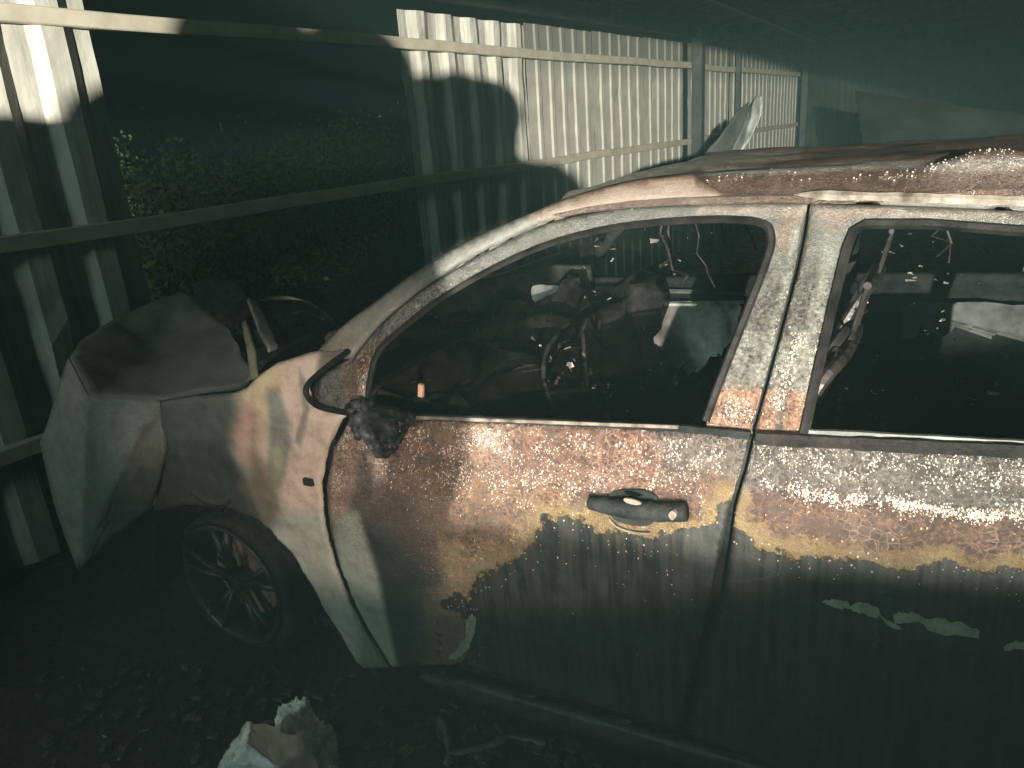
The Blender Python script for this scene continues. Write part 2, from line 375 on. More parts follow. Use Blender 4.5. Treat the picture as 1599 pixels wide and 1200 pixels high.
# pale sheet leaning in the dark at the right, and the bent strip standing behind the car
def flatpoly(name, pts3, thick, m, parent=None, cuts=5, amp=.01, seed=0, smooth=True):
    bm = bmesh.new(); vs = [bm.verts.new(p) for p in pts3]; bm.faces.new(vs)
    bmesh.ops.triangulate(bm, faces=bm.faces); bmesh.ops.subdivide_edges(bm, edges=bm.edges[:], cuts=cuts, use_grid_fill=True)
    nrm = bm.faces[:][0].normal.copy()
    for v in bm.verts:
        n_ = Vector((fbm(v.co+Vector((seed, 0, 0)), 4, 4), fbm(v.co+Vector((0, seed, 9)), 4, 4), fbm(v.co+Vector((7, 0, seed)), 4, 4)))
        v.co += n_*amp
    o = obj(name, bm, m, parent, smooth); md = o.modifiers.new('t', 'SOLIDIFY'); md.thickness = thick; return o
Yp = 7.5
o = flatpoly('leaning_panel', [at(1338, 142, Yp), at(1345, 225, Yp-.1), at(1400, 262, Yp-.1), at(1640, 262, Yp-.1), at(1640, 186, Yp), at(1580, 178, Yp)], .02, simple('sooted_panel', (.004, .005, .0045), (.012, .014, .012), 3, (.7, .95), 0, .3, .004, 60, .1), amp=.03, seed=4)
tag(o, 'faint grey panel standing in the dark beyond the car roof at right', 'panel')
# legs holding it
t = empty('bent_metal_strip', at(1140, 250, 3.6)); tag(t, 'bent strip of scorched sheet metal sticking up behind the car roof', 'scrap metal')
a = [at(x, y, Y) for x, y, Y in ((1086, 256, 3.5), (1120, 218, 3.5), (1148, 180, 3.55), (1170, 160, 3.6), (1160, 200, 3.62), (1145, 235, 3.62), (1135, 258, 3.6))]
base = Vector(t.location)
o = flatpoly('dark_flank', a, .006, M['soot'], cuts=6, amp=.02, seed=1); o.parent = t; o.matrix_parent_inverse = Matrix.Translation(-base)
a = [at(x, y, Y) for x, y, Y in ((1136, 256, 3.6), (1148, 232, 3.63), (1163, 195, 3.63), (1168, 164, 3.6), (1180, 146, 3.55), (1190, 150, 3.5), (1190, 172, 3.5), (1182, 196, 3.5), (1172, 220, 3.5), (1158, 240, 3.5), (1152, 258, 3.5))]
o = flatpoly('bright_flank', a, .006, M['ash_metal'], cuts=6, amp=.02, seed=2); o.parent = t; o.matrix_parent_inverse = Matrix.Translation(-base)
bm = bmesh.new(); p0 = at(1120, 256, 3.55); tube(bm, [(p0.x, p0.y, 0), (p0.x+.02, p0.y, .7), tuple(p0)], .03); o = obj('strut', bm, M['soot']); o.parent = t; o.matrix_parent_inverse = Matrix.Translation(-base)

# ------------------------------------------------------------------ shrubs beyond the gap
def leafmat(n, a, b):
    return simple(n, a, b, 3, (.7, .9), 0, .2, .002, 40, .1)
LM = [leafmat('leaf_yellow_green', (.13, .145, .05), (.22, .23, .09)), leafmat('leaf_grey_green', (.05, .075, .035), (.10, .13, .06)), leafmat('leaf_deep_green', (.03, .055, .015), (.07, .09, .03))]
def shrub(label, c, rx, rz, h, mi, n, seed):
    rnd = random.Random(seed); t = empty('shrub', (c[0], c[1], -.02)); tag(t, label, 'shrub', 'shrubs beyond the fence gap')
    bm = bmesh.new(); bl = bmesh.new()
    tips = []
    for k in range(9):
        a = rnd.uniform(0, 6.28); r = rnd.uniform(.3, .95)*rx; tip = Vector((math.cos(a)*r, math.sin(a)*r, h*rnd.uniform(.55, 1.0)))
        mid = tip*.5+Vector((rnd.uniform(-.1, .1), rnd.uniform(-.1, .1), .1)); tips.append((mid, tip))
        tube(bm, [(0, 0, 0), tuple(mid), tuple(tip)], [.02, .012, .004], 5)
    for i in range(int(n*1.7)):
        mid, tip = rnd.choice(tips); f = rnd.random()**.6
        p = mid.lerp(tip, f)+Vector((rnd.gauss(0, .16), rnd.gauss(0, .16), rnd.gauss(0, .13)))
        p.z = max(.03, p.z); L = rnd.uniform(.015, .05)
        d = Vector((rnd.gauss(0, 1), rnd.gauss(0, 1), rnd.gauss(0, .7))).normalized(); s = d.orthogonal().normalized()
        s = (Matrix.Rotation(rnd.uniform(0, 6.28), 3, d) @ s)*L*.32
        q = [p, p+d*L*.5+s, p+d*L, p+d*L*.5-s]
        bl.faces.new([bl.verts.new(x) for x in q])
    obj('stem', bm, M['char'], t); obj('foliage', bl, LM[mi], t)
def sh(px, py, X, r, mi, n, seed, label):
    top = onX(px, py, X); shrub(label, (top.x, top.y), r, r, max(.5, top.z), mi, n, seed)
sh(300, 235, -4.2, .55, 0, 3600, 1, 'yellow-green shrub beyond the gap, beside the left corrugated sheet')
sh(400, 205, -5.0, .65, 0, 3800, 2, 'yellow-green shrub in the middle of the fence gap')
sh(500, 200, -5.2, .65, 0, 3800, 3, 'loose olive shrub at the middle rail, right of centre of the gap')
sh(230, 330, -3.9, .40, 0, 2600, 4, 'low yellow-green shrub just below the middle rail')
sh(590, 165, -6.2, .9, 1, 4200, 5, 'grey-green tall shrub at the right side of the gap')
sh(660, 190, -6.4, .8, 1, 3600, 6, 'grey-green shrub half hidden behind the head-shadowed sheet')
sh(340, 330, -4.6, .5, 2, 2600, 7, 'dark green low shrub behind the middle rail')
sh(220, 200, -5.4, .7, 2, 3000, 8, 'dark shrub behind the edge of the left sheet')
sh(460, 300, -4.9, .6, 2, 2600, 9, 'dark green shrub low in the gap above the car nose')

# ------------------------------------------------------------------ THE CAR
car = empty('burnt_car', (0, .8, 0)); tag(car, 'burnt-out hatchback with rusted blistered doors, missing windows and crushed nose', 'car')
CI = Matrix.Translation(-Vector(car.location))
def kid(o, parent=None):
    o.parent = parent or car; o.matrix_parent_inverse = (parent or car).matrix_world.inverted() if parent else CI
    return o

# colour regions of the burnt coat, some painting in light and shade (polygon in photo pixels, colour, softness px)
RUST = (.122, .069, .045); BROWN = (.070, .043, .032); PALE = (.44, .40, .33); ASH = (.090, .099, .090); DARK = (.035, .038, .036); GRN = (.22, .25, .21)
REG = {
 'door': [
  ([(480, 600), (1700, 640), (1700, 1000), (480, 1100)], BROWN, 5),
  ([(600, 640), (1150, 670), (1130, 770), (900, 770), (760, 830), (600, 760)], RUST, 60),
  ([(690, 640), (800, 655), (790, 720), (700, 720)], (.20, .138, .105), 50),  # torch hot spot painted as a paler patch
  ([(1010, 660), (1180, 680), (1150, 745), (1040, 745)], (.09, .078, .068), 40),
  ([(1150, 680), (1800, 705), (1800, 815), (1500, 800), (1250, 765), (1140, 765)], (.078, .077, .072), 26),
  ([(1140, 775), (1800, 840), (1800, 900), (1140, 860)], (.085, .053, .036), 26),
  ([(640, 740), (900, 760), (830, 850), (700, 930)], (.135, .084, .048), 40),
  ([(688, 850), (760, 850), (842, 815), (852, 850), (780, 900), (735, 950), (700, 950)], (.26, .185, .10), 22),
  ([(530, 800), (600, 822), (650, 872), (700, 915), (720, 940), (700, 1100), (530, 1100)], (.014, .018, .017), 50),  # soft shadow on the door's front part, painted dark
  ([(520, 800), (560, 800), (590, 900), (620, 1040), (600, 1060), (560, 1000), (530, 900)], (.25, .28, .235), 14),
  ([(540, 640), (570, 690), (545, 800), (520, 815), (512, 740)], (.24, .16, .12), 14)],
 'frame': [
  ([(500, 200), (1800, 200), (1800, 700), (500, 700)], ASH, 5),
  ([(545, 560), (600, 520), (620, 560), (590, 640), (540, 640)], RUST, 20),
  ([(1080, 600), (1290, 615), (1280, 700), (1080, 690)], (.19, .12, .08), 16),  # lit foot of the pillar, warm light painted in as orange
  ([(1130, 520), (1300, 540), (1290, 600), (1100, 600)], (.15, .165, .15), 30),
  ([(1225, 320), (1260, 330), (1235, 400), (1210, 380)], (.13, .10, .08), 14),
  ([(1290, 325), (1335, 330), (1310, 370), (1290, 360)], (.14, .11, .09), 14),
  ([(560, 600), (700, 450), (900, 340), (1080, 325), (1080, 362), (900, 380), (700, 490), (600, 600)], (.085, .09, .08), 14),
  ([(1090, 315), (1800, 330), (1800, 345), (1090, 335)], (.19, .165, .14), 16),
  ([(1268, 345), (1278, 345), (1256, 420), (1236, 500), (1224, 540), (1216, 520), (1240, 420)], (.09, .08, .065), 10),  # dark strip stands in for shade in the pillar groove
  ([(1238, 350), (1248, 360), (1236, 440), (1200, 540), (1184, 600), (1176, 600), (1206, 500), (1230, 420)], (.17, .185, .165), 12),
  ([(1290, 360), (1312, 370), (1290, 470), (1262, 560), (1248, 560), (1276, 450)], (.165, .18, .16), 16),
  ([(1200, 345), (1210, 360), (1208, 400), (1190, 440), (1170, 500), (1160, 500), (1190, 420), (1200, 380)], (.17, .18, .16), 8),
  ([(1238, 520), (1246, 522), (1220, 680), (1208, 680)], (.07, .07, .06), 10)],
 'rail': [
  ([(400, 100), (1900, 100), (1900, 700), (400, 700)], (.12, .126, .112), 5),
  ([(820, 280), (1140, 260), (1120, 330), (830, 350)], (.16, .125, .10), 26),  # warm lamplight along the rail, painted into the colour
  ([(860, 300), (1000, 268), (1100, 262), (1100, 275), (980, 292)], (.20, .13, .10), 10),
  ([(1080, 250), (1900, 240), (1900, 306), (1240, 302), (1180, 312), (1090, 312)], (.125, .085, .066), 10),
  ([(480, 560), (520, 500), (560, 480), (570, 520), (530, 580)], (.15, .14, .12), 20)],
 'fender': [
  ([(-100, 400), (700, 400), (700, 1200), (-100, 1200)], (.34, .345, .30), 5),
  ([(370, 560), (550, 540), (530, 800), (430, 800), (380, 700)], (.50, .40, .33), 40),  # lit upper fender, warm light painted in as pink
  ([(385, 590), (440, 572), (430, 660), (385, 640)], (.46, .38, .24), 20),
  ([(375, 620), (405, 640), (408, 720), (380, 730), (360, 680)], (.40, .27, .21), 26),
  ([(416, 606), (434, 606), (450, 650), (456, 690), (440, 760), (418, 740), (422, 680)], (.19, .20, .17), 14),  # cast shadow of the mirror painted as a dark mark
  ([(428, 700), (446, 700), (432, 790), (414, 780)], (.28, .28, .17), 20),
  ([(466, 572), (480, 600), (484, 640), (470, 700), (460, 690), (474, 640), (468, 600)], (.22, .20, .17), 6),  # thin dark curve, painted shade beside the mirror
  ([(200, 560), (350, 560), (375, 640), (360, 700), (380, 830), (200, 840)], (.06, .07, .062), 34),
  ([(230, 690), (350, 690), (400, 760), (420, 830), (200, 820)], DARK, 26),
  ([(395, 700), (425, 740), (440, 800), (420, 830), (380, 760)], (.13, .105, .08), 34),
  ([(500, 545), (560, 540), (540, 600), (490, 600)], (.12, .10, .09), 12),
  ([(560, 950), (610, 950), (610, 1060), (560, 1060)], (.15, .16, .14), 20)],
}
BURN = {
 'door': [[(480, 600), (1900, 600), (1900, 905), (1599, 893), (1540, 898), (1480, 880), (1400, 890), (1330, 876), (1250, 866), (1200, 856), (1165, 842), (1148, 810), (1140, 775), (1131, 780), (1118, 800), (1100, 822), (1080, 828), (1000, 842), (930, 826), (890, 806), (850, 812), (836, 850), (800, 882), (760, 895), (742, 915), (728, 942), (715, 930), (700, 938), (688, 940), (680, 1100), (480, 1100)],
          [(690, 960), (720, 955), (738, 975), (735, 1010), (712, 1034), (690, 1030)]],
}
FLAKE = {'fender': [[(-9, -9), (-8, -9), (-8, -8)]]}
def paint(me, kind, blister):
    P = [v.co for v in me.vertices]; px = toPx(P); n = len(P)
    C_ = np.zeros((n, 3)); 
    for poly, c, soft in REG[kind]:
        d = sdist(px, poly); w = np.clip(d/soft+.5, 0, 1); w = w*w*(3-2*w); C_ = C_*(1-w[:, None])+np.array(c)*w[:, None]
    ca = me.color_attributes.new('Col', 'FLOAT_COLOR', 'POINT'); ca.data.foreach_set('color', np.hstack([C_, np.ones((n, 1))]).ravel())
    def A(name, val): me.attributes.new(name, 'FLOAT', 'POINT').data.foreach_set('value', np.asarray(val, float))
    k = 1.25/FPX
    if kind in BURN: A('burn', np.max([sdist(px, q) for q in BURN[kind]], 0)*k)
    else: A('burn', np.full(n, .5))
    if kind in FLAKE: A('flake', np.max([sdist(px, q) for q in FLAKE[kind]], 0)*k)
    else: A('flake', np.full(n, -.5))
    if blister == 'grad': b = np.clip((px[:, 1]-300)/160, .55, 1)
    else: b = np.full(n, blister)
    if kind == 'door': b = b*(1-.9*np.clip((px[:, 1]-720)/190, 0, 1)*np.clip((740-px[:, 0])/130, 0, 1))
    A('blister', b)

def panel(name, poly, kind, blister, off=0., thick=.018, step=.012, amp=.002, parent=None, closed_smooth=False, mirror=None, m=None, edge=.03):
    P3 = [onS(p[0], p[1], off) if len(p) == 2 else Vector((p[0], S(p[0], p[1])+off, p[1])) for p in poly]
    b2 = []
    for i in range(len(P3)):
        a, b = P3[i], P3[(i+1) % len(P3)]; L = math.hypot(b.x-a.x, b.z-a.z); k = max(1, int(L/step))
        for j in range(k): b2.append(Vector((a.x+(b.x-a.x)*j/k, a.z+(b.z-a.z)*j/k)))
    arr = np.array([tuple(v) for v in b2]); mn, mx = arr.min(0), arr.max(0)
    gx, gz = np.meshgrid(np.arange(mn[0], mx[0], step), np.arange(mn[1], mx[1], step)); gx = gx+((np.arange(gx.shape[0]) % 2)*step/2)[:, None]
    G = np.stack([gx.ravel(), gz.ravel()], 1); G = G[sdist(G, arr) > step*.55]
    vs = b2+[Vector(p) for p in G]
    r = geometry.delaunay_2d_cdt(vs, [(i, (i+1) % len(b2)) for i in range(len(b2))], [list(range(len(b2)))], 1, 1e-6)
    V = []
    ed = sdist(np.array([tuple(v) for v in r[0]]), arr)
    for v, e in zip(r[0], ed):
        y = S(v.x, v.y)+off+amp*(fbm((v.x, v.y, len(name)), 5, 3)+.4*fbm((v.x, v.y, 9), 22, 2))
        y += .006*max(0, 1-max(e, 0)/.008)**2           # rolled edge
        V.append((v.x, 1.66-y if mirror else y, v.y))
    me = bpy.data.meshes.new(name); me.from_pydata(V, [], [tuple(f) for f in r[2]]); me.update()
    bm = bmesh.new(); bm.from_mesh(me); bmesh.ops.recalc_face_normals(bm, faces=bm.faces)
    if sum(f.normal.y for f in bm.faces)*(-1 if mirror else 1) > 0: bmesh.ops.reverse_faces(bm, faces=bm.faces)
    bm.to_mesh(me); bm.free()
    if kind: paint(me, kind, blister)
    o = link(name, me, m or M['paint'], smooth=True)
    md = o.modifiers.new('t', 'SOLIDIFY'); md.thickness = thick; md.offset = -1; md.use_even_offset = False
    kid(o)
    if parent: o.parent = parent; o.matrix_parent_inverse = Matrix()
    return o

seam = smoothline([(547, 566), (590, 512), (650, 460), (720, 415), (790, 378), (850, 351), (930, 331), (1000, 322), (1100, 317), (1200, 315), (1262, 316)], 4)
seamR = [(1262, 316), (1300, 317), (1450, 322), (1599, 329), (1800, 345), (2000, 370)]
glassF = smoothline([(575, 640), (578, 600), (592, 550), (640, 505), (700, 460), (780, 415), (860, 381), (950, 358), (1040, 347), (1120, 343), (1175, 345)], 4) + smoothline([(1175, 345), (1197, 352), (1204, 368), (1202, 392), (1182, 448), (1150, 530), (1120, 608), (1102, 658)], 4)[1:]
gapU = [(1262, 316), (1252, 375), (1243, 420), (1222, 500), (1195, 600), (1175, 672)]
# pillar + roof rail of the body
outer = smoothline([(490, 556), (513, 528), (545, 500), (580, 475), (640, 430), (700, 393), (760, 362), (820, 336), (870, 315), (930, 296), (1000, 281), (1080, 272)], 3)
def band(name, top, bot, kind, blister, off, parent=None, **k):
    return panel(name, top+bot[::-1], kind, blister, off, parent=parent, **k)
body_rail = band('roof_rail', outer+[(1130, 303), (1200, 300), (1300, 299), (1450, 303), (1599, 309), (1800, 322), (2000, 345)], [(p[0]-1, p[1]-3) for p in seam]+[(p[0], p[1]-3) for p in seamR[1:]], 'rail', .25, .004, thick=.05, step=.012, amp=.003)
# front door
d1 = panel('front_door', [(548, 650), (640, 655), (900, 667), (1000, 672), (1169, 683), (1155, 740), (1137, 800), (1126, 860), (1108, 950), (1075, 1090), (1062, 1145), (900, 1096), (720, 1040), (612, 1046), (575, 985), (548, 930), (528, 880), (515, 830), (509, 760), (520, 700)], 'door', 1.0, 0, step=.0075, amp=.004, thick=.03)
fr1 = panel('window_frame', [(556, 600)]+[q for q in seam]+[(p[0]-2, p[1]) for p in gapU[1:]]+[(1173, 679)]+[(1102, 672)]+glassF[::-1]+[(548, 650)], 'frame', 'grad', .006, step=.009, amp=.003, thick=.022, parent=d1)
fr1['label'] = 'ash-grey front window frame, warm lamplight painted at its foot'
d2 = panel('rear_door', [(1177, 685), (1400, 698), (1599, 710), (1800, 722), (1990, 735), (1990, 900), (1930, 1040), (1840, 1200), (1720, 1400), (1078, 1150), (1091, 1085), (1124, 950), (1138, 862), (1146, 802), (1163, 742)], 'door', 1.0, 0, step=.0085, amp=.004, thick=.03)
rgl = [(1255, 682), (1275, 590), (1300, 480), (1322, 390), (1333, 362), (1352, 350), (1450, 350), (1599, 361), (1780, 385), (1900, 440), (1910, 715)]
fr2 = panel('window_frame', [(p[0]+4, p[1]) for p in gapU]+[(1180, 681), (1255, 688)]+rgl+[(1990, 735)]+[(2000, 460), (1990, 400), (1800, 346), (1599, 331), (1450, 324), (1300, 319)], 'frame', 'grad', .006, step=.009, amp=.003, thick=.022, parent=d2)
# fender
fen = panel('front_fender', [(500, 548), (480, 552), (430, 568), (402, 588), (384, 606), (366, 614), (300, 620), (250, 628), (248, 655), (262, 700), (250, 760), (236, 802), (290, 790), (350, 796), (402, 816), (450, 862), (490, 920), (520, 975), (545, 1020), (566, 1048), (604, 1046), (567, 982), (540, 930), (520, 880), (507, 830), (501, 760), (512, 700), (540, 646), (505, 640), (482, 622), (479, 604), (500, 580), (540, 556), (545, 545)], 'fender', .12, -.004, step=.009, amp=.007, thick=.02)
# dark side-lamp pocket and mirror patch
bm = bmesh.new(); c = onS(482, 753, -.008); box(bm, c, .028, .010, .018); o = kid(obj('indicator_hole', bm, M['char'])); o.parent = fen; o.matrix_parent_inverse = Matrix()
panel('mirror_patch', [(484, 606), (505, 582), (545, 558), (575, 545), (590, 548), (580, 600), (574, 645), (540, 645), (505, 638), (486, 622)], 'frame', 1.0, .012, step=.008, amp=.008, thick=.03, parent=d1)
bm = bmesh.new()
tube(bm, [onS(x, y, -.006) for x, y in smoothline([(545, 548), (508, 576), (482, 600), (480, 618), (500, 636), (545, 646)], 6)], .007, 6)
o = kid(obj('mirror_patch_seal', bm, M['char_gloss'])); o.parent = d1; o.matrix_parent_inverse = Matrix()
bm = bmesh.new(); tube(bm, [onS(x, y, -.002) for x, y in glassF], .008, 6)
o = kid(obj('window_seal', bm, M['char_gloss'])); o.parent = d1; o.matrix_parent_inverse = Matrix()
bm = bmesh.new(); tube(bm, [onS(x, y, -.002) for x, y in rgl[:-1]], .009, 6)
o = kid(obj('window_seal', bm, M['char_gloss'])); o.parent = d2; o.matrix_parent_inverse = Matrix()
# melted mirror remnant
bm = bmesh.new(); rnd = random.Random(5)
for path, r in (([(556, 626), (562, 650), (572, 672), (588, 690), (598, 712)], [.014, .020, .018, .014, .007]), ([(566, 630), (586, 648), (598, 676), (600, 700)], [.013, .018, .016, .006]), ([(556, 630), (592, 640), (625, 648), (643, 654), (634, 668)], [.012, .013, .012, .010, .006]),
        ([(548, 640), (556, 662), (560, 684)], [.012, .014, .006]), ([(640, 652), (630, 674), (622, 694)], [.009, .008, .005]), ([(612, 648), (614, 672), (618, 704)], [.010, .012, .005]), ([(590, 600), (584, 618), (580, 636)], [.005, .009, .012]), ([(574, 690), (592, 710), (614, 706)], [.006, .009, .005]), ([(582, 650), (606, 664), (612, 690)], [.018, .020, .012])):
    tube(bm, [onS(x, y, -.03+rnd.uniform(-.012, .012)) for x, y in smoothline(path, 5)], sum([[r[i]+(r[i+1]-r[i])*j/5 for j in range(5)] for i in range(len(r)-1)], [])+[r[-1]], 9)
for v in bm.verts: v.co += Vector((fbm(v.co, 55, 4), fbm(v.co+Vector((5, 5, 5)), 55, 4), fbm(v.co+Vector((9, 0, 5)), 30, 4)))*.009
o = kid(obj('melted_mirror', bm, M['char_gloss'], smooth=True)); o.parent = d1; o.matrix_parent_inverse = Matrix(); o['label'] = 'black melted drips left of the door mirror'
# waist mouldings
def strip(name, pts, off, r, m, par, nn=6):
    bm = bmesh.new(); P = [onS(x, y, off) for x, y in pts]; rings = []
    for i, p in enumerate(P):
        rr = r*(1+.25*fbm(p, 30, 2))*(min(1, .12+len(rings)*.09) if name == 'gutter_strip' else 1); rings.append([bm.verts.new(p+Vector((0, a*rr, b*rr*1.0))) for a, b in ((-.8, -1), (-1, .2), (-.5, 1), (.9, 1), (.9, -1))])
    for a, b in zip(rings, rings[1:]):
        for k in range(5): bm.faces.new((a[k], a[(k+1) % 5], b[(k+1) % 5], b[k]))
    bm.faces.new(rings[0]); bm.faces.new(rings[-1])
    o = kid(obj(name, bm, M[m])); o.parent = par; o.matrix_parent_inverse = Matrix(); return o
strip('waist_moulding', smoothline([(640, 651), (760, 655), (900, 661), (1060, 669), (1172, 680)], 10), -.004, .006, 'char', d1)
strip('bright_trim', smoothline([(645, 652), (760, 656), (900, 661), (1060, 667)], 12), -.0115, .0033, 'pale', d1)
strip('waist_moulding', smoothline([(1182, 684), (1300, 690), (1450, 697), (1599, 704), (1985, 728)], 10), -.008, .010, 'char_gloss', d2)
strip('waist_ridge', smoothline([(1262, 676), (1400, 683), (1599, 694), (1900, 712)], 8), .0, .006, 'ash_metal', d2)
# door handle: recess, grip, flap, lock
def tubepart(name, pts, r, m, par, off, k=5, n=8, flat=None):
    bm = bmesh.new(); P = [onS(x, y, off) for x, y in smoothline(pts, k)]
    rr = r if not isinstance(r, list) else [np.interp(i, np.linspace(0, len(P)-1, len(r)), r) for i in range(len(P))]
    tube(bm, P, [float(q) for q in rr] if isinstance(r, list) else r, n)
    for v in bm.verts: v.co += Vector((0, 1, 1))*.003*fbm(v.co, 45, 4)
    o = kid(obj(name, bm, M[m], smooth=True)); o.parent = par; o.matrix_parent_inverse = Matrix(); return o
grip = tubepart('door_handle', [(920, 786), (945, 790), (1000, 797), (1040, 800), (1072, 800)], [.012, .018, .019, .020, .018], 'char', d1, -.022)
def discs(name, pts, off, th_, m, par):
    bm = bmesh.new(); P = [onS(x, y, off) for x, y in smoothline(pts, 5, True)]
    a = [bm.verts.new(p) for p in P]; b = [bm.verts.new(p+Vector((0, th_, 0))) for p in P]
    bm.faces.new(a); bm.faces.new(b[::-1]); n = len(P)
    for i in range(n): bm.faces.new((a[i], a[(i+1) % n], b[(i+1) % n], b[i]))
    o = kid(obj(name, bm, M[m])); o.parent = par; o.matrix_parent_inverse = Matrix(); return o
discs('handle_cup', [(946, 784), (955, 770), (975, 765), (1005, 766), (1022, 774), (1030, 788), (1022, 815), (1000, 822), (960, 812)], -.006, .012, 'char', d1)
discs('lock_cylinder', [(1044, 805), (1050, 798), (1057, 805), (1050, 813)], -.046, .01, 'pale', d1)
discs('handle_scar', [(975, 779), (990, 781), (1002, 787), (992, 789), (978, 785)], -.045, .004, 'pale', d1)
strip('handle_lower_edge', smoothline([(952, 812), (965, 824), (990, 832), (1015, 834)], 6), -.010, .0022, 'pale', d1)
# small orange tag hanging in the window
bm = bmesh.new(); p = onS(658, 610, .02); box(bm, p, .012, .008, .030, Matrix.Rotation(R(8), 3, 'Y')); o = kid(obj('lock_pin', bm, simple('scorched_orange', (.55, .20, .08), (.75, .55, .45), 90, (.3, .5)))); o.parent = d1; o.matrix_parent_inverse = Matrix(); o['label'] = 'small orange and white piece at the window sill'
def flake(pts, seed, name='paint_flake', m='flake', par=None, amp=4):
    q = smoothline(pts, 5, True); q = [(x+amp*fbm((x, y, seed), .09, 3), y+amp*fbm((y, x, seed), .12, 4)) for x, y in q]
    bm = bmesh.new(); bm.faces.new([bm.verts.new(onS(x, y, -.006+.002*fbm((x, y, 0), .05))) for x, y in q]); bmesh.ops.triangulate(bm, faces=bm.faces)
    o = kid(obj(name, bm, M[m])); o.parent = par or d2; o.matrix_parent_inverse = Matrix(); md = o.modifiers.new('t', 'SOLIDIFY'); md.thickness = .0015
M['flake'] = simple('unburnt_paint', (.17, .19, .155), (.27, .29, .24), 40, (.35, .6), 0, .3, .002, 120)
flake([(1284, 941), (1300, 936), (1318, 940), (1330, 946), (1336, 954), (1322, 952), (1300, 948)], 1)
flake([(1330, 946), (1345, 942), (1366, 946), (1374, 958), (1366, 964), (1350, 958), (1334, 956)], 2)
flake([(1372, 960), (1382, 966), (1408, 980), (1400, 984), (1384, 974)], 7, amp=1)
flake([(1400, 960), (1420, 956), (1440, 964), (1470, 966), (1500, 972), (1528, 986), (1526, 996), (1500, 990), (1470, 990), (1448, 980), (1425, 972), (1404, 974)], 3, amp=6)
flake([(1570, 1008), (1590, 1001), (1630, 1008), (1640, 1018), (1600, 1010), (1575, 1016)], 4)
flake([(738, 958), (744, 985), (732, 1012), (712, 1030), (700, 1030), (716, 1012), (730, 990), (730, 970)], 5, par=d1, amp=5)
# pale beads imitating glints on the blistered coat
M['bead'] = simple('glint_bead', (.32, .26, .21), (.62, .55, .48), 160, (.15, .3), 0, .0, .001, 60, .9)
def beads(name, regs, par, seed, clip, ln, amp, off, rmin=.0007, rmax=.0018):
    rnd = random.Random(seed); ico = bmesh.new(); bmesh.ops.create_icosphere(ico, subdivisions=1, radius=1)
    iv = [v.co.copy() for v in ico.verts]; ifc = [[v.index for v in f.verts] for f in ico.faces]; ico.free(); V = []; Fc = []
    for path, wdt, n in regs:
        q = np.array(path, float); seg = np.hypot(*np.diff(q, axis=0).T); cum = np.concatenate([[0], np.cumsum(seg)])
        for k in range(n):
            t = rnd.random()*cum[-1]; x = np.interp(t, cum, q[:, 0]); y = np.interp(t, cum, q[:, 1])+rnd.gauss(0, wdt); x += rnd.gauss(0, min(wdt, 6))
            if noise.noise(Vector((x*.03, y*.03, seed)))+.35*noise.noise(Vector((x*.1, y*.1, seed))) < rnd.uniform(-.35, .25): continue
            if any(sdist([(x, y)], c)[0] < 3 for c in clip[:1]) or any(sdist([(x, y)], c)[0] > -2 for c in clip[1:]): continue
            p = onS(x, y, off); p.y += amp*(fbm((p.x, p.z, ln), 5, 3)+.4*fbm((p.x, p.z, 9), 22, 2)); r = rmin+(rmax-rmin)*rnd.random()**3; b = len(V)
            ex = rnd.uniform(.8, 2.0)
            for c in iv: V.append((p.x+c.x*r, p.y+c.y*r*.9-r*.2, p.z+c.z*r*ex))
            Fc += [[b+i for i in f] for f in ifc]
    me = bpy.data.meshes.new(name); me.from_pydata(V, [], Fc); o = kid(link(name, me, M['bead'], smooth=True)); o.parent = par; o.matrix_parent_inverse = Matrix(); o['kind'] = 'stuff'
beads('glint_beads', [([(560, 690), (640, 680), (900, 700), (1130, 715)], 26, 2600), ([(600, 745), (800, 760), (1100, 770)], 22, 1500), ([(690, 690), (780, 700)], 26, 900), ([(540, 660), (528, 720), (528, 800)], 6, 500), ([(700, 850), (800, 830), (900, 870), (1100, 880)], 50, 130)], d1, 1, [[(548, 656), (900, 672), (1167, 688), (1150, 750), (1126, 860), (1062, 1145), (720, 1040), (612, 1046), (520, 840), (511, 760), (522, 700)], [(915, 770), (1085, 775), (1085, 830), (915, 820)]], 10, .004, 0)
beads('glint_beads', [([(1180, 715), (1599, 740), (1900, 760)], 24, 2600), ([(1180, 750), (1300, 778), (1450, 796), (1599, 808), (1900, 840)], 8, 3000), ([(1290, 775), (1599, 812), (1900, 840)], 4, 1800), ([(1180, 850), (1599, 900)], 35, 90)], d2, 2, [[(1180, 692), (1599, 714), (1985, 740), (1985, 900), (1700, 1380), (1085, 1150), (1140, 865)]], 9, .004, 0)
beads('glint_beads', [([(1232, 470), (1210, 560), (1186, 660)], 9, 420), ([(1130, 640), (1180, 650)], 16, 260), ([(835, 345), (900, 332), (1010, 322)], 1.6, 420), ([(575, 575), (560, 640)], 9, 260)], fr1, 3, [[(556, 600)]+seam+gapU[1:]+[(1110, 664)]+glassF[::-1][2:], []][:1], 12, .003, .006)
beads('glint_beads', [([(1250, 520), (1225, 600), (1205, 665)], 10, 360), ([(1290, 500), (1268, 600), (1255, 670)], 8, 420), ([(1350, 352), (1450, 352), (1599, 364)], 3, 300), ([(1270, 682), (1599, 700)], 4, 300)], fr2, 4, [[(p[0]+6, p[1]) for p in gapU]+[(1184, 676), (1250, 680)]+rgl[:-2]+[(1900, 400), (1599, 333), (1300, 321)]], 12, .003, .006)
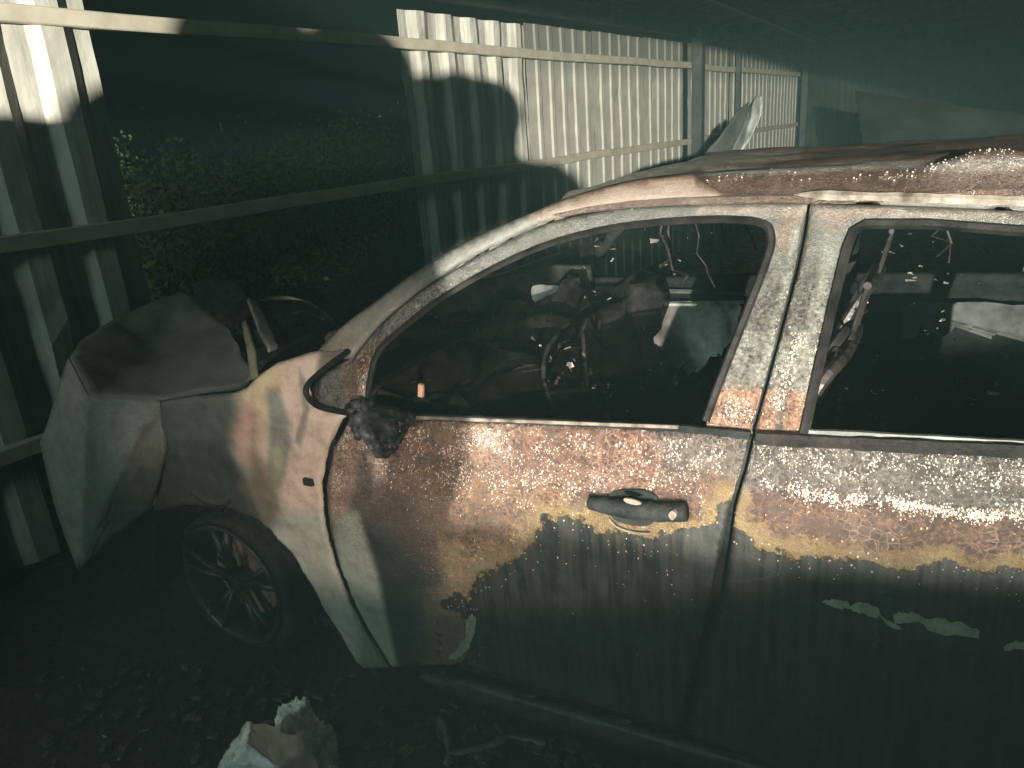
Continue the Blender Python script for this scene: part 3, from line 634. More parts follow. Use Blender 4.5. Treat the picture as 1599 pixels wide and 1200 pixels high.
# body pillar and dark jamb behind the door gap
panel('door_jamb', [(1215, 322), (1310, 322), (1290, 420), (1255, 560), (1225, 690), (1190, 860), (1140, 1150), (1010, 1120), (1080, 860), (1120, 690), (1175, 520), (1205, 420)], None, 0, .034, m=M['char'], step=.03, amp=.002, thick=.03)
# sill and rear quarter
panel('sill', [(650, 1060), (720, 1066), (900, 1117), (1060, 1162), (1190, 1200), (1500, 1296), (1800, 1400), (1790, 1440), (1190, 1232), (900, 1150), (700, 1090)], 'door', .2, -.012, step=.014, amp=.002, thick=.05)
panel('rear_quarter', [(.66, .97, 0), (.66, .80, 0), (.63, .62, 0), (.66, .62, 0), (.80, .70, 0), (.95, .70, 0), (1.10, .58, 0), (1.2, .30, 0), (1.55, .30, 0), (1.62, .6, 0), (1.60, .95, 0), (1.45, 1.20, 0), (1.35, 1.36, 0), (.62, 1.38, 0), (.64, 1.32, 0), (1.1, 1.28, 0), (1.25, 1.0, 0)], 'door', 1.0, 0, step=.025, amp=.004, thick=.03)
# roof
def roofz(x, Y):
    a = min(1, max(0, (Y-.225)/.16)); c = min(1, max(0, (1.435-Y)/.16)); e = min(a, c)
    z = 1.345+.034*math.sin(e*math.pi/2)+.010*math.sin((Y-.2)*2.6)
    z += .020*math.exp(-((Y-.34)/.055)**2)*(math.sin(x*14+.6)*.6+math.sin(x*27)*.3+.3)*(1 if x > -.30 else .35)
    z += .012*fbm((x, Y, 0), 3.0, 3)*(.3+e)
    if x < -.45: z -= (-.45-x)**2*.34
    if x > 1.0: z -= (x-1.0)**2*.25
    return z
bm = bmesh.new(); nx, ny = 190, 90; V = {}
for i in range(nx+1):
    for j in range(ny+1):
        Y = .222+(1.438-.222)*(j/ny); bow = .12*(1-((Y-.83)/.61)**2); x0 = -.72-bow*.5; x = x0+(1.35-x0)*i/nx
        V[i, j] = bm.verts.new((x, Y, roofz(x, Y)))
for i in range(nx):
    for j in range(ny): bm.faces.new((V[i, j], V[i+1, j], V[i+1, j+1], V[i, j+1]))
me = bpy.data.meshes.new('roof'); bmesh.ops.recalc_face_normals(bm, faces=bm.faces); bm.to_mesh(me); bm.free()
REG['roof'] = [([(-900, -900), (9000, -900), (9000, 3000), (-900, 3000)], (.10, .068, .054), 5), ([(700, 330), (800, 300), (1000, 262), (1100, 245), (1250, 232), (1250, 246), (1100, 262), (1000, 290), (860, 325)], (.20, .20, .17), 10), ([(1080, 300), (1599, 296), (1599, 240), (1340, 250), (1080, 285)], (.14, .098, .08), 6), ([(1100, 262), (1240, 262), (1340, 252), (1450, 252), (1599, 246), (1900, 250), (1900, 268), (1599, 264), (1500, 268), (1400, 262), (1240, 272), (1100, 274)], (.30, .285, .26), 10)]  # last region paints the wet highlight of the buckled edge
paint(me, 'roof', .8); o = link('roof', me, M['paint'], smooth=True); md = o.modifiers.new('t', 'SOLIDIFY'); md.thickness = .01; kid(o)
rnd = random.Random(77); bm = bmesh.new(); ico = bmesh.new(); bmesh.ops.create_icosphere(ico, subdivisions=1, radius=1); iv = [v.co.copy() for v in ico.verts]; ifc = [[v.index for v in f.verts] for f in ico.faces]; ico.free(); V = []; Fc = []
for k in range(1100):  # pale beads imitate sparkle along the roof edge
    x = rnd.uniform(-.5, .9); Y = .315+rnd.gauss(0, .022)
    if x < -.2 and rnd.random() < .6 or Y < .24: continue
    if noise.noise(Vector((x*9, Y*20, 1))) < rnd.uniform(-.3, .3): continue
    r = .0005+.0010*rnd.random()**3; b = len(V); z = roofz(x, Y)+.0005
    for c in iv: V.append((x+c.x*r*1.6, Y+c.y*r, z+c.z*r))
    Fc += [[b+i for i in f] for f in ifc]
bm.free(); me = bpy.data.meshes.new('glint_beads'); me.from_pydata(V, [], Fc); q = kid(link('glint_beads', me, M['bead'], smooth=True)); q.parent = o; q.matrix_parent_inverse = Matrix(); q['kind'] = 'stuff'
# pale gutter strip remaining above the doors
strip('gutter_strip', smoothline([(1240, 304), (1300, 305), (1400, 308), (1500, 311), (1640, 316), (1800, 326)], 14), -.004, .0075, 'pale', body_rail)
# far flank (seen through the windows): mirrored door skins
M['far'] = simple('charred_lining', (.004, .005, .005), (.012, .014, .014), 14, (.6, .95), 0, .6, .004, 50, .04)
far_d = panel('front_door', [(-1.22, .55, 0), (-1.22, .90, 0), (-.96, .905, 0), (-.27, .945, 0), (-.27, .20, 0), (-1.15, .20, 0)], None, 0, .01, mirror=True, m=M['far'], step=.03, amp=.01, thick=.03)
far_d['label'] = 'far side front door, charred inside'
far_r = panel('rear_door', [(-.255, .20, 0), (-.255, .945, 0), (.62, .965, 0), (.62, .6, 0), (.40, .20, 0)], None, 0, .01, mirror=True, m=M['far'], step=.03, amp=.01, thick=.03)
panel('rear_quarter', [(.64, .97, 0), (.64, .62, 0), (.80, .70, 0), (.95, .70, 0), (1.10, .58, 0), (1.2, .30, 0), (1.55, .30, 0), (1.62, .6, 0), (1.60, .95, 0), (1.45, 1.20, 0), (1.35, 1.36, 0), (.62, 1.38, 0), (.64, 1.32, 0), (1.1, 1.28, 0), (1.25, 1.0, 0)], None, 0, 0, mirror=True, m=M['far'], step=.04, amp=.004, thick=.03)
panel('front_fender', [(-1.24, .95, 0), (-1.24, .2, 0), (-1.40, .2, 0), (-1.5, .5, 0), (-1.75, .62, 0), (-2.0, .5, 0), (-2.1, .35, 0), (-2.4, .35, 0), (-2.4, .7, 0), (-1.9, .84, 0), (-1.4, .95, 0)], None, 0, 0, mirror=True, m=M['char'], step=.03, amp=.01, thick=.03)
for nm, pts, r in (('far_pillar', [(-1.20, 1.0), (-1.0, 1.18), (-.75, 1.30), (-.55, 1.345), (-.2, 1.345), (.6, 1.34), (1.2, 1.30)], .028), ('far_pillar', [(-.24, 1.34), (-.26, 1.14), (-.26, .95)], .035), ('far_pillar', [(.62, 1.34), (.66, 1.14), (.68, .95)], .03)):
    bm = bmesh.new(); tube(bm, [(x, 1.66-S(x, z), z) for x, z in smoothline(pts, 5)], r, 8)
    kid(obj(nm, bm, M['char'], smooth=True)).name = 'pillar'
# patches of bare door skin showing through burnt-off trim, a sheet standing 6 mm off the door
def inner(name, pts, m, Y, par, seed, amp=7):
    q = smoothline(pts, 9, True); rnd = random.Random(seed)
    q = [(x+amp*fbm((x, y, seed), .07, 3), y+amp*1.6*fbm((y, x, seed), .07, 3)*(1 if y > 485 else .2)) for x, y in q]
    P = [at(x, y, Y) for x, y in q]; bm = bmesh.new(); bm.faces.new([bm.verts.new(p) for p in P])
    bmesh.ops.triangulate(bm, faces=bm.faces)
    o = kid(obj(name, bm, M[m])); o.parent = par; o.matrix_parent_inverse = Matrix()
    md = o.modifiers.new('t', 'SOLIDIFY'); md.thickness = .004; return o
M['bare'] = simple('bare_door_skin', (.12, .13, .12), (.80, .86, .80), 7, (.4, .7), .1, .2, .002, 40)
M['bare_dark'] = simple('sooted_door_skin', (.014, .017, .016), (.048, .055, .052), 9, (.5, .8), 0, .2, .002, 40, .2)
inner('bare_inner_skin', [(955, 482), (985, 472), (1020, 474), (1060, 476), (1150, 472), (1146, 520), (1136, 545), (1118, 548), (1100, 570), (1078, 582), (1056, 576), (1040, 580), (1010, 574), (992, 560), (985, 535), (996, 520), (990, 500), (970, 492)], 'bare', 1.555, far_d, 1)
inner('bare_inner_skin', [(830, 448), (870, 446), (905, 450), (912, 468), (890, 474), (872, 490), (850, 514), (836, 506), (838, 478)], 'bare', 1.545, far_d, 2)
inner('bare_inner_skin', [(1412, 484), (1430, 472), (1470, 474), (1540, 472), (1600, 478), (1700, 482), (1700, 535), (1620, 530), (1599, 524), (1570, 516), (1540, 524), (1500, 508), (1470, 520), (1440, 510), (1425, 530), (1408, 520)], 'bare_dark', 1.535, far_r, 3)
strip_pts = [at(x, y, 1.56) for x, y in ((1010, 454), (1080, 456), (1165, 459))]
bm = bmesh.new(); tube(bm, strip_pts, .009, 6); o = kid(obj('far_waist_rail', bm, M['bare_dark'])); o.parent = far_d; o.matrix_parent_inverse = Matrix()
bm = bmesh.new(); tube(bm, [at(x, y, 1.55) for x, y in ((1035, 474), (1100, 473), (1162, 472))], .007, 6); o = kid(obj('far_door_rib', bm, M['bare'])); o.parent = far_d; o.matrix_parent_inverse = Matrix()
# floor, tunnel, dash, seats, steering wheel
bm = bmesh.new()
box(bm, Vector((-.0, .83, .20)), 3.0, 1.5, .04); box(bm, Vector((-.2, .83, .33)), 2.0, .26, .22); box(bm, Vector((1.0, .83, .42)), .9, 1.4, .10)
bmesh.ops.subdivide_edges(bm, edges=bm.edges[:], cuts=14, use_grid_fill=True)
for v in bm.verts: v.co += Vector((0, 0, 1))*.05*fbm(v.co, 6, 4)
kid(obj('floor_pan', bm, M['char']))
bm = bmesh.new(); box(bm, Vector((-1.10, .83, .72)), .34, 1.38, .34); bmesh.ops.subdivide_edges(bm, edges=bm.edges[:], cuts=16, use_grid_fill=True)
for v in bm.verts: v.co += Vector((fbm(v.co, 6, 4), fbm(v.co+Vector((3, 3, 3)), 6, 4), fbm(v.co+Vector((8, 3, 3)), 6, 4)))*.09
dash = kid(obj('dashboard', bm, M['char_gloss'], smooth=True))
bm = bmesh.new(); box(bm, Vector((-1.24, .83, .55)), .03, 1.42, .70); kid(obj('firewall', bm, M['char']))
def circle(c, r, nrm, n=28):
    nrm = Vector(nrm).normalized(); a = nrm.orthogonal().normalized(); b = nrm.cross(a)
    return [Vector(c)+a*math.cos(t)*r+b*math.sin(t)*r for t in [2*math.pi*k/n for k in range(n)]]
bm = bmesh.new(); swc = Vector((-.78, .50, .83)); tube(bm, [q+Vector((.02*fbm(q, 6), .02*fbm(q+Vector((3, 0, 0)), 6), -.03*abs(fbm(q, 5)))) for q in circle(swc, .175, (1, 0, .5))[3:21]], .006, 6)
tube(bm, [swc, (-1.02, .50, .70)], .016, 6)
for a in (0, 2.2, 4.2):
    P = circle(swc, .175, (1, 0, .5)); tube(bm, [swc, P[int(a/6.28*28) % 28]], .006, 5)
o = kid(obj('steering_wheel', bm, M['char_gloss'])); 
M['frame'] = simple('seat_frame_steel', (.008, .008, .008), (.032, .028, .025), 30, (.3, .6), .2, .5, .002, 100, .3)
def seat(cx, cy, seed, w=.46):
    rnd = random.Random(seed); bm = bmesh.new()
    top = 1.02; x1 = cx+.28
    tube(bm, smoothline([(cx, cy-w/2, .42), (cx+.08, cy-w/2, .60), (x1-.05, cy-w/2+.02, .95), (x1, cy-w/4, top), (x1, cy+w/4, top), (x1-.05, cy+w/2-.02, .95), (cx+.08, cy+w/2, .60), (cx, cy+w/2, .42)], 5), .013, 7)
    for s in (-.06, .06): tube(bm, [(x1, cy+s, top), (x1+.03, cy+s, top+.14)], .006, 6)
    tube(bm, [(x1+.03, cy-.10, top+.14), (x1+.03, cy+.10, top+.14)], .008, 6)
    for k in range(9):
        z = .50+k*.055; xx = cx+.03+(z-.42)*.42
        tube(bm, [(xx+.03*fbm((q, k, seed), .5), cy+w/2*(q/6-1), z+.012*math.sin(q*1.9+k)+.05*fbm((q, k+9, seed), .3)) for q in range(13)], .0025, 4)
    for k in range(7):
        yy = cy-w/2+.04+k*(w-.08)/6
        tube(bm, [(cx-.40+q*.045, yy+.012*math.sin(q*2.2), .42+.02*fbm((q, k, seed), .7)) for q in range(10)], .0035, 4)
    tube(bm, [(cx-.42, cy-w/2, .40), (cx-.42, cy+w/2, .40), (cx, cy+w/2, .41), (cx, cy-w/2, .41), (cx-.42, cy-w/2, .40)], .013, 6)
    o = kid(obj('seat', bm, M['frame']))
    bm = bmesh.new(); box(bm, Vector((cx-.2, cy, .34)), .42, w*.95, .10); bmesh.ops.subdivide_edges(bm, edges=bm.edges[:], cuts=10, use_grid_fill=True)
    for v in bm.verts: v.co += Vector((0, 0, 1))*.09*fbm(v.co, 9, 4)
    q = kid(obj('burnt_cushion', bm, M['char'], smooth=True)); q.parent = o; q.matrix_parent_inverse = Matrix()
seat(-.42, .46, 1); seat(-.42, 1.18, 2)
M['flk'] = simple('cabin_flake', (.02, .018, .015), (.14, .125, .105), 30, (.2, .6), 0, .5, .002, 90)
rnd = random.Random(31); bm = bmesh.new()
for (cx_, cy_, sx_, sy_, n_, Y_) in ((850, 590, 45, 26, 46, .55), (740, 600, 60, 24, 22, .6), (930, 610, 60, 20, 16, .7), (800, 500, 90, 30, 22, 1.2), (1040, 380, 90, 20, 12, 1.2), (1470, 560, 80, 40, 34, .9), (1450, 400, 60, 30, 16, 1.2), (1330, 620, 40, 30, 12, .6), (960, 430, 60, 40, 20, 1.3), (640, 590, 30, 20, 8, .4)):
    for q_ in range(n_):
        p = at(cx_+rnd.gauss(0, sx_), cy_+rnd.gauss(0, sy_), Y_+rnd.uniform(-.12, .12)); rot = Matrix.Rotation(rnd.uniform(0, 6.28), 3, Vector((rnd.gauss(0, 1), rnd.gauss(0, 1), rnd.gauss(0, 1))).normalized())
        if p.x > .5 and p.y < .2: continue
        box(bm, p, .004+.022*rnd.random()**3, .003+.012*rnd.random()**2, .0015, rot)
bmesh.ops.subdivide_edges(bm, edges=bm.edges[:], cuts=1)
for v in bm.verts: v.co += Vector((fbm(v.co, 60), fbm(v.co+Vector((1, 5, 2)), 60), fbm(v.co+Vector((4, 5, 2)), 60)))*.008
o = kid(obj('cabin_flakes', bm, M['flk'])); o['kind'] = 'stuff'
seat(.56, .60, 3, .55); seat(.56, 1.18, 4, .50)
# rubble and hanging wires in the cabin
bm = bmesh.new(); rnd = random.Random(12)
for i in range(150):
    x = rnd.uniform(-1.1, 1.0); y = rnd.uniform(.15, 1.5); z = .28+.5*rnd.random()**2.2*(1 if x < 0 else .7)
    rot = Matrix.Rotation(rnd.uniform(0, 6.28), 3, Vector((rnd.gauss(0, 1), rnd.gauss(0, 1), rnd.gauss(0, 1))).normalized())
    box(bm, Vector((x, y, z)), rnd.uniform(.02, .13), rnd.uniform(.01, .06), rnd.uniform(.004, .02), rot)
for v in bm.verts: v.co += Vector((fbm(v.co, 20), fbm(v.co+Vector((1, 5, 2)), 20), fbm(v.co+Vector((4, 5, 2)), 20)))*.02
o = kid(obj('cabin_debris', bm, simple('cabin_ash', (.012, .014, .014), (.085, .08, .07), 22, (.2, .6), 0, .8, .004, 60))); o['kind'] = 'stuff'
bm = bmesh.new()
for i in range(34):
    x = rnd.uniform(-.8, 1.0); y = rnd.uniform(.35, 1.35); z = 1.33
    P = [Vector((x, y, z))]; n = rnd.randint(3, 8)
    for k in range(n): P.append(P[-1]+Vector((rnd.gauss(0, .02), rnd.gauss(0, .02), -rnd.uniform(.015, .055))))
    tube(bm, P, rnd.uniform(.0015, .004), 4)
o = kid(obj('hanging_wires', bm, M['frame'])); o['kind'] = 'stuff'
for a, b in ((( -.75, .4, 1.27), (-.2, 1.25, 1.31)), ((-.3, .26, 1.30), (-.3, 1.4, 1.30)), ((.45, .26, 1.30), (.45, 1.4, 1.30))):
    bm = bmesh.new(); bar(bm, a, b, .05, .012); kid(obj('roof_bow', bm, M['rust']))
# bonnet and crushed nose
def crumple(name, verts, faces, m, kind=None, cuts=5, amp=.02, par=None, thick=.006, bl=.2, f=3.5, sm=True):
    bm = bmesh.new(); vs = [bm.verts.new(at(*v) if len(v) == 3 else Vector(v[:3])) for v in verts]
    for q in faces: bm.faces.new([vs[i] for i in q])
    bmesh.ops.triangulate(bm, faces=bm.faces)
    bmesh.ops.delete(bm, geom=[v for v in bm.verts if not v.link_faces], context='VERTS')
    bmesh.ops.subdivide_edges(bm, edges=bm.edges[:], cuts=cuts, use_grid_fill=True)
    bmesh.ops.smooth_vert(bm, verts=[v for v in bm.verts if not v.is_boundary], factor=.2)
    for v in bm.verts:
        c = v.co.copy(); e = .25 if v.is_boundary else 1
        v.co += Vector((fbm(c, f, 4), fbm(c+Vector((5, 1, 2)), f, 4), fbm(c+Vector((2, 7, 2)), f, 4)))*amp*e
    bmesh.ops.recalc_face_normals(bm, faces=bm.faces)
    me = bpy.data.meshes.new(name); bm.to_mesh(me); bm.free()
    if kind: paint(me, kind, bl)
    o = link(name, me, m, smooth=sm); md = o.modifiers.new('t', 'SOLIDIFY'); md.thickness = thick; kid(o)
    if par: o.parent = par; o.matrix_parent_inverse = Matrix()
    return o
REG['nose'] = [([(-900, -900), (3000, -900), (3000, 3000), (-900, 3000)], (.09, .108, .098), 5), ([(60, 690), (112, 555), (140, 620), (130, 895), (100, 880)], (.21, .225, .20), 12), ([(150, 630), (300, 620), (260, 760), (160, 780)], (.13, .15, .13), 40), ([(230, 470), (300, 440), (400, 520), (300, 520)], (.12, .135, .115), 30)]  # second region paints the lit left facet lighter
NV = [(65, 690, .0), (110, 560, .06), (124, 534, .18), (180, 497, .42), (290, 453, .72), (352, 505, .55), (396, 586, .16), (380, 604, .12), (250, 624, .06), (140, 620, -.02), (262, 700, .07), (236, 795, .05), (165, 852, .02), (124, 892, .0), (92, 800, -.01), (195, 715, -.04), (250, 545, .40)]
hood = crumple('bonnet', NV, [(1, 2, 3, 16, 9), (3, 4, 5, 16), (5, 6, 7, 16), (7, 8, 9, 16)], M['paint'], 'nose', 8, .020, f=4.5, bl=.35)
hood['label'] = 'crushed grey bonnet folded over the front wheel'
bump_ = crumple('front_bumper', NV, [(0, 1, 9), (0, 9, 15, 13, 14), (9, 8, 10, 15), (15, 10, 11, 12, 13)], M['paint'], 'nose', 8, .018, f=4.5, bl=.35)
# engine bay darkness, far bonnet edge and twisted hinge arm
bm = bmesh.new(); box(bm, Vector((-1.75, .85, .50)), .9, 1.3, .42); bmesh.ops.subdivide_edges(bm, edges=bm.edges[:], cuts=16, use_grid_fill=True)
for v in bm.verts: v.co += Vector((fbm(v.co, 5, 4), fbm(v.co+Vector((3, 3, 3)), 5, 4), fbm(v.co+Vector((8, 3, 3)), 5, 4)))*.12
kid(obj('engine', bm, M['char'], smooth=True))
HV = [(300, 442, .60), (330, 430, .62), (372, 448, .55), (392, 470, .5), (410, 520, .3), (428, 552, .16), (405, 566, .10), (392, 545, .18), (378, 512, .3), (352, 505, .34), (318, 478, .48)]
crumple('bonnet_hinge', HV, [(0, 1, 2, 10), (2, 3, 9, 10), (3, 8, 9), (3, 4, 7, 8), (4, 5, 6, 7)], M['char'], None, 5, .035, f=9, thick=.012)
crumple('hinge_arm', [(386, 470, .38), (400, 475, .42), (420, 520, .30), (432, 548, .18), (418, 552, .14), (404, 520, .22)], [(0, 1, 2, 5), (2, 3, 4, 5)], M['ash_metal'], None, 4, .012, f=9, thick=.01)
crumple('fender_top_stay', [(378, 505, .20), (384, 500, .2), (396, 545, .1), (402, 590, .04), (392, 592, .04), (386, 550, .1)], [(0, 1, 2, 5), (2, 3, 4, 5)], simple('yellowed_metal', (.07, .07, .04), (.14, .14, .085), 14), None, 3, .004, f=9, thick=.008)
crumple('cowl', [(395, 470, .9), (440, 468, 1.1), (490, 476, 1.2), (520, 500, 1.0), (500, 548, .4), (430, 566, .14), (420, 530, .5), (405, 500, .8)], [(0, 1, 6, 7), (1, 2, 5, 6), (2, 3, 4, 5)], M['char'], None, 6, .05, f=6, thick=.01)
bm = bmesh.new(); tube(bm, [at(x, y, Y) for x, y, Y in smoothline([(398, 476, .95), (440, 466, 1.15), (478, 474, 1.2), (505, 490, 1.1), (520, 505, .9)], 5)], .012, 6); kid(obj('far_fender_edge', bm, M['ash_metal']))
bm = bmesh.new(); tube(bm, [at(x, y, Y) for x, y, Y in smoothline([(428, 500, .8), (470, 488, .9), (505, 498, .8)], 5)], .008, 6); kid(obj('wiper_arm', bm, M['frame']))
# headlamp zone: torn rim of the fender
tubepart('headlamp_edge', [(300, 770), (322, 786), (345, 792), (362, 782)], .006, 'char_gloss', fen, .0)
# wheel
def wheel(cx, cz, Y, near=True):
    t = []
    s = -1 if near else 1
    bm = bmesh.new()      # rim barrel, lathed
    prof = [(.205, .0), (.212, .010), (.200, .018), (.188, .05), (.178, .12), (.200, .19), (.205, .19), (.172, .12), (.180, .05), (.190, .012)]
    n = 48; rings = []
    for k in range(n):
        a = 2*math.pi*k/n; rings.append([bm.verts.new((cx+math.cos(a)*r, Y-s*d, cz+math.sin(a)*r)) for r, d in prof])
    for k in range(n):
        A, B = rings[k], rings[(k+1) % n]
        for i in range(len(prof)): bm.faces.new((A[i], A[(i+1) % len(prof)], B[(i+1) % len(prof)], B[i]))
    w = kid(obj('front_wheel', bm, M['alloy'], smooth=True))
    bm = bmesh.new()      # spokes
    for k in range(5):
        for e in (-.10, .10):
            a = 2*math.pi*k/5+.35; a2 = a+e*1.6
            p0 = Vector((cx+math.cos(a+e*.4)*.035, Y-s*.035, cz+math.sin(a+e*.4)*.035)); p1 = Vector((cx+math.cos(a2)*.195, Y-s*.018, cz+math.sin(a2)*.195))
            tube(bm, [p0, p0.lerp(p1, .5)+Vector((0, s*.008, 0)), p1], [.015, .011, .012], 6)
    for v in bm.verts: v.co += Vector((fbm(v.co, 30), 0, fbm(v.co+Vector((3, 3, 3)), 30)))*.004
    q = kid(obj('spokes', bm, M['alloy'], smooth=True)); q.parent = w; q.matrix_parent_inverse = Matrix()
    bm = bmesh.new(); tube(bm, [(cx, Y-s*.02, cz), (cx, Y-s*.06, cz)], [.030, .042], 16); q = kid(obj('hub', bm, M['alloy'], smooth=False)); q.parent = w; q.matrix_parent_inverse = Matrix()
    bm = bmesh.new(); tube(bm, [(cx, Y-s*.075, cz), (cx, Y-s*.095, cz)], [.135, .135], 32); q = kid(obj('brake_disc', bm, M['rust'])); q.parent = w; q.matrix_parent_inverse = Matrix()
    bm = bmesh.new()      # burnt tyre remains, sagged
    for k in range(60):
        a = 2*math.pi*k/60; low = max(0, -math.sin(a))
        r0 = .215; r1 = .235+.05*low+.015*fbm((math.cos(a)*3, math.sin(a)*3, 0), 1.5, 3)
        rings_ = [bm.verts.new((cx+math.cos(a)*r, Y-s*d, max(.0, cz+math.sin(a)*r))) for r, d in ((r0, .01), (r1, .03), (r1, .17), (r0, .19))]
        if k == 0: first = rings_
        else:
            for i in range(4): bm.faces.new((prev[i], prev[(i+1) % 4], rings_[(i+1) % 4], rings_[i]))
        prev = rings_
    for i in range(4): bm.faces.new((prev[i], prev[(i+1) % 4], first[(i+1) % 4], first[i]))
    q = kid(obj('burnt_tyre', bm, M['char'], smooth=True)); q.parent = w; q.matrix_parent_inverse = Matrix()
    w.name = 'wheel'; return w
wc = at(362, 938, .06)
wheel(wc.x, max(.215, wc.z), .06); wheel(wc.x, .215, 1.60, False); wheel(.92, .215, .06); wheel(.92, .215, 1.60, False)
# arch liner
bm = bmesh.new(); n = 24; rows = []
for k in range(n+1):
    a = math.pi*(k/n); rows.append([bm.verts.new((wc.x+math.cos(a)*(.36+.01*fbm((k, 0, 0), .5)), y, .12+math.sin(a)*.42)) for y in (.06, .2, .36)])
for a, b in zip(rows, rows[1:]):
    for k in range(2): bm.faces.new((a[k], a[k+1], b[k+1], b[k]))
kid(obj('arch_liner', bm, M['char'], smooth=True))
bm = bmesh.new(); box(bm, Vector((1.60, .83, .62)), .06, 1.5, .60); kid(obj('tail_panel', bm, M['char']))

# ------------------------------------------------------------------ debris in front
def lump(name, label, c, sx, sy, sz, amp, f, m, seed, cat, sub=5, grain=0):
    bm = bmesh.new(); bmesh.ops.create_icosphere(bm, subdivisions=sub, radius=1)
    for v in bm.verts:
        d = v.co.copy(); k = 1+amp*fbm(d+Vector((seed, 0, 0)), f, 4)
        if grain: k += grain*abs(fbm(d+Vector((0, seed, 0)), 9, 3))
        v.co = Vector((d.x*sx*k, d.y*sy*k, max(-.1, d.z)*sz*k))
    o = obj(name, bm, m, smooth=True); o.location = c; return tag(o, label, cat)
M['melt'] = simple('melted_pale_plastic', (.55, .62, .58), (.86, .92, .88), 16, (.10, .28), 0, .3, .004, 40)
M['foam'] = simple('blistered_grey_foam', (.50, .55, .52), (.92, .95, .92), 45, (.2, .5), 0, 1.0, .008, 110)
p = onground(478, 1200); lump('melted_chunk', 'grainy grey melted lump on the ground near the front wheel', (p.x, p.y, -.01), .085, .08, .19, .30, 1.8, M['foam'], 3, 'melted debris', 6, .09)
p = at(395, 1200, -.36)
CV = [(335, 1215, -.36), (352, 1178, -.37), (392, 1122, -.36), (425, 1140, -.33), (470, 1150, -.30), (500, 1200, -.30), (430, 1230, -.38), (390, 1160, -.44), (412, 1180, -.42), (450, 1200, -.38)]
bm = bmesh.new(); vs = [bm.verts.new(at(*v)) for v in CV]
for q in ((0, 1, 7), (1, 2, 7), (2, 3, 8, 7), (3, 4, 9, 8), (4, 5, 9), (0, 7, 8, 6), (8, 9, 6), (9, 5, 6)): bm.faces.new([vs[i] for i in q])
bmesh.ops.triangulate(bm, faces=bm.faces); bmesh.ops.subdivide_edges(bm, edges=bm.edges[:], cuts=10, use_grid_fill=True)
for v in bm.verts: v.co += Vector((fbm(v.co, 12, 4), fbm(v.co+Vector((1, 5, 2)), 12, 4), fbm(v.co+Vector((6, 5, 2)), 12, 4)))*.014
for v in bm.verts: v.co += Vector((0, -.3, 1))*.010*abs(noise.noise(v.co*38))
lo = min(v.co.z for v in bm.verts); 
o = obj('crumpled_plastic', bm, M['melt'], smooth=True); md = o.modifiers.new('t', 'SOLIDIFY'); md.thickness = .006
tag(o, 'pale crumpled piece of plastic against the grainy lump at the bottom edge', 'melted debris')
lump('burnt_clod', 'dark clod supporting the pale crumpled plastic', (at(400, 1235, -.33).x, -.33, -.01), .12, .09, max(.05, at(400, 1235, -.33).z), .3, 2, M['char'], 8, 'debris')
rnd = random.Random(3); bm = bmesh.new()
for i in range(420):
    px = rnd.uniform(60, 1300); py = rnd.uniform(1040, 1290); p = onground(px, py)
    if p.y > .12 and p.x > -1.3: continue
    rot = Matrix.Rotation(rnd.uniform(0, 6.28), 3, 'Z') @ Matrix.Rotation(rnd.gauss(0, .3), 3, 'X')
    box(bm, Vector((p.x, p.y, .004)), rnd.uniform(.008, .05), rnd.uniform(.006, .03), rnd.uniform(.004, .016), rot)
bmesh.ops.subdivide_edges(bm, edges=bm.edges[:], cuts=1, use_grid_fill=True)
for v in bm.verts: v.co += Vector((fbm(v.co, 50), fbm(v.co+Vector((1, 5, 2)), 50), .5*fbm(v.co+Vector((4, 5, 2)), 50)))*.008
o = obj('ground_rubble', bm, simple('ash_rubble', (.006, .007, .006), (.035, .035, .03), 30, (.3, .8), 0, .5, .003, 80)); tag(o, 'small burnt fragments scattered on the black ground', 'rubble', None, 'stuff')
M['twig'] = simple('ashy_scrap', (.02, .022, .02), (.07, .075, .065), 20, (.5, .8))
for i, (pts, lab) in enumerate((([(688, 1118), (700, 1150), (704, 1195)], 'curved ash-grey scrap standing out left on the ground below the door'), ([(704, 1178), (760, 1165), (800, 1150), (855, 1160)], 'long ash-grey scrap lying across the ground below the door'), ([(776, 1130), (786, 1150), (770, 1165)], 'short ash-grey scrap touching the long one below the door'))):
    bm = bmesh.new(); P = [onground(x, y, .012) for x, y in smoothline(pts, 6)]
    tube(bm, P, [.012+.006*fbm(q, 30) for q in P], 6)
    for v in bm.verts: v.co.z = .004+(v.co.z-.0)*.6; v.co += Vector((fbm(v.co, 60), fbm(v.co+Vector((1, 1, 1)), 60), 0))*.006
    tag(obj('ash_scrap', bm, M['twig'], smooth=True), lab, 'scrap')

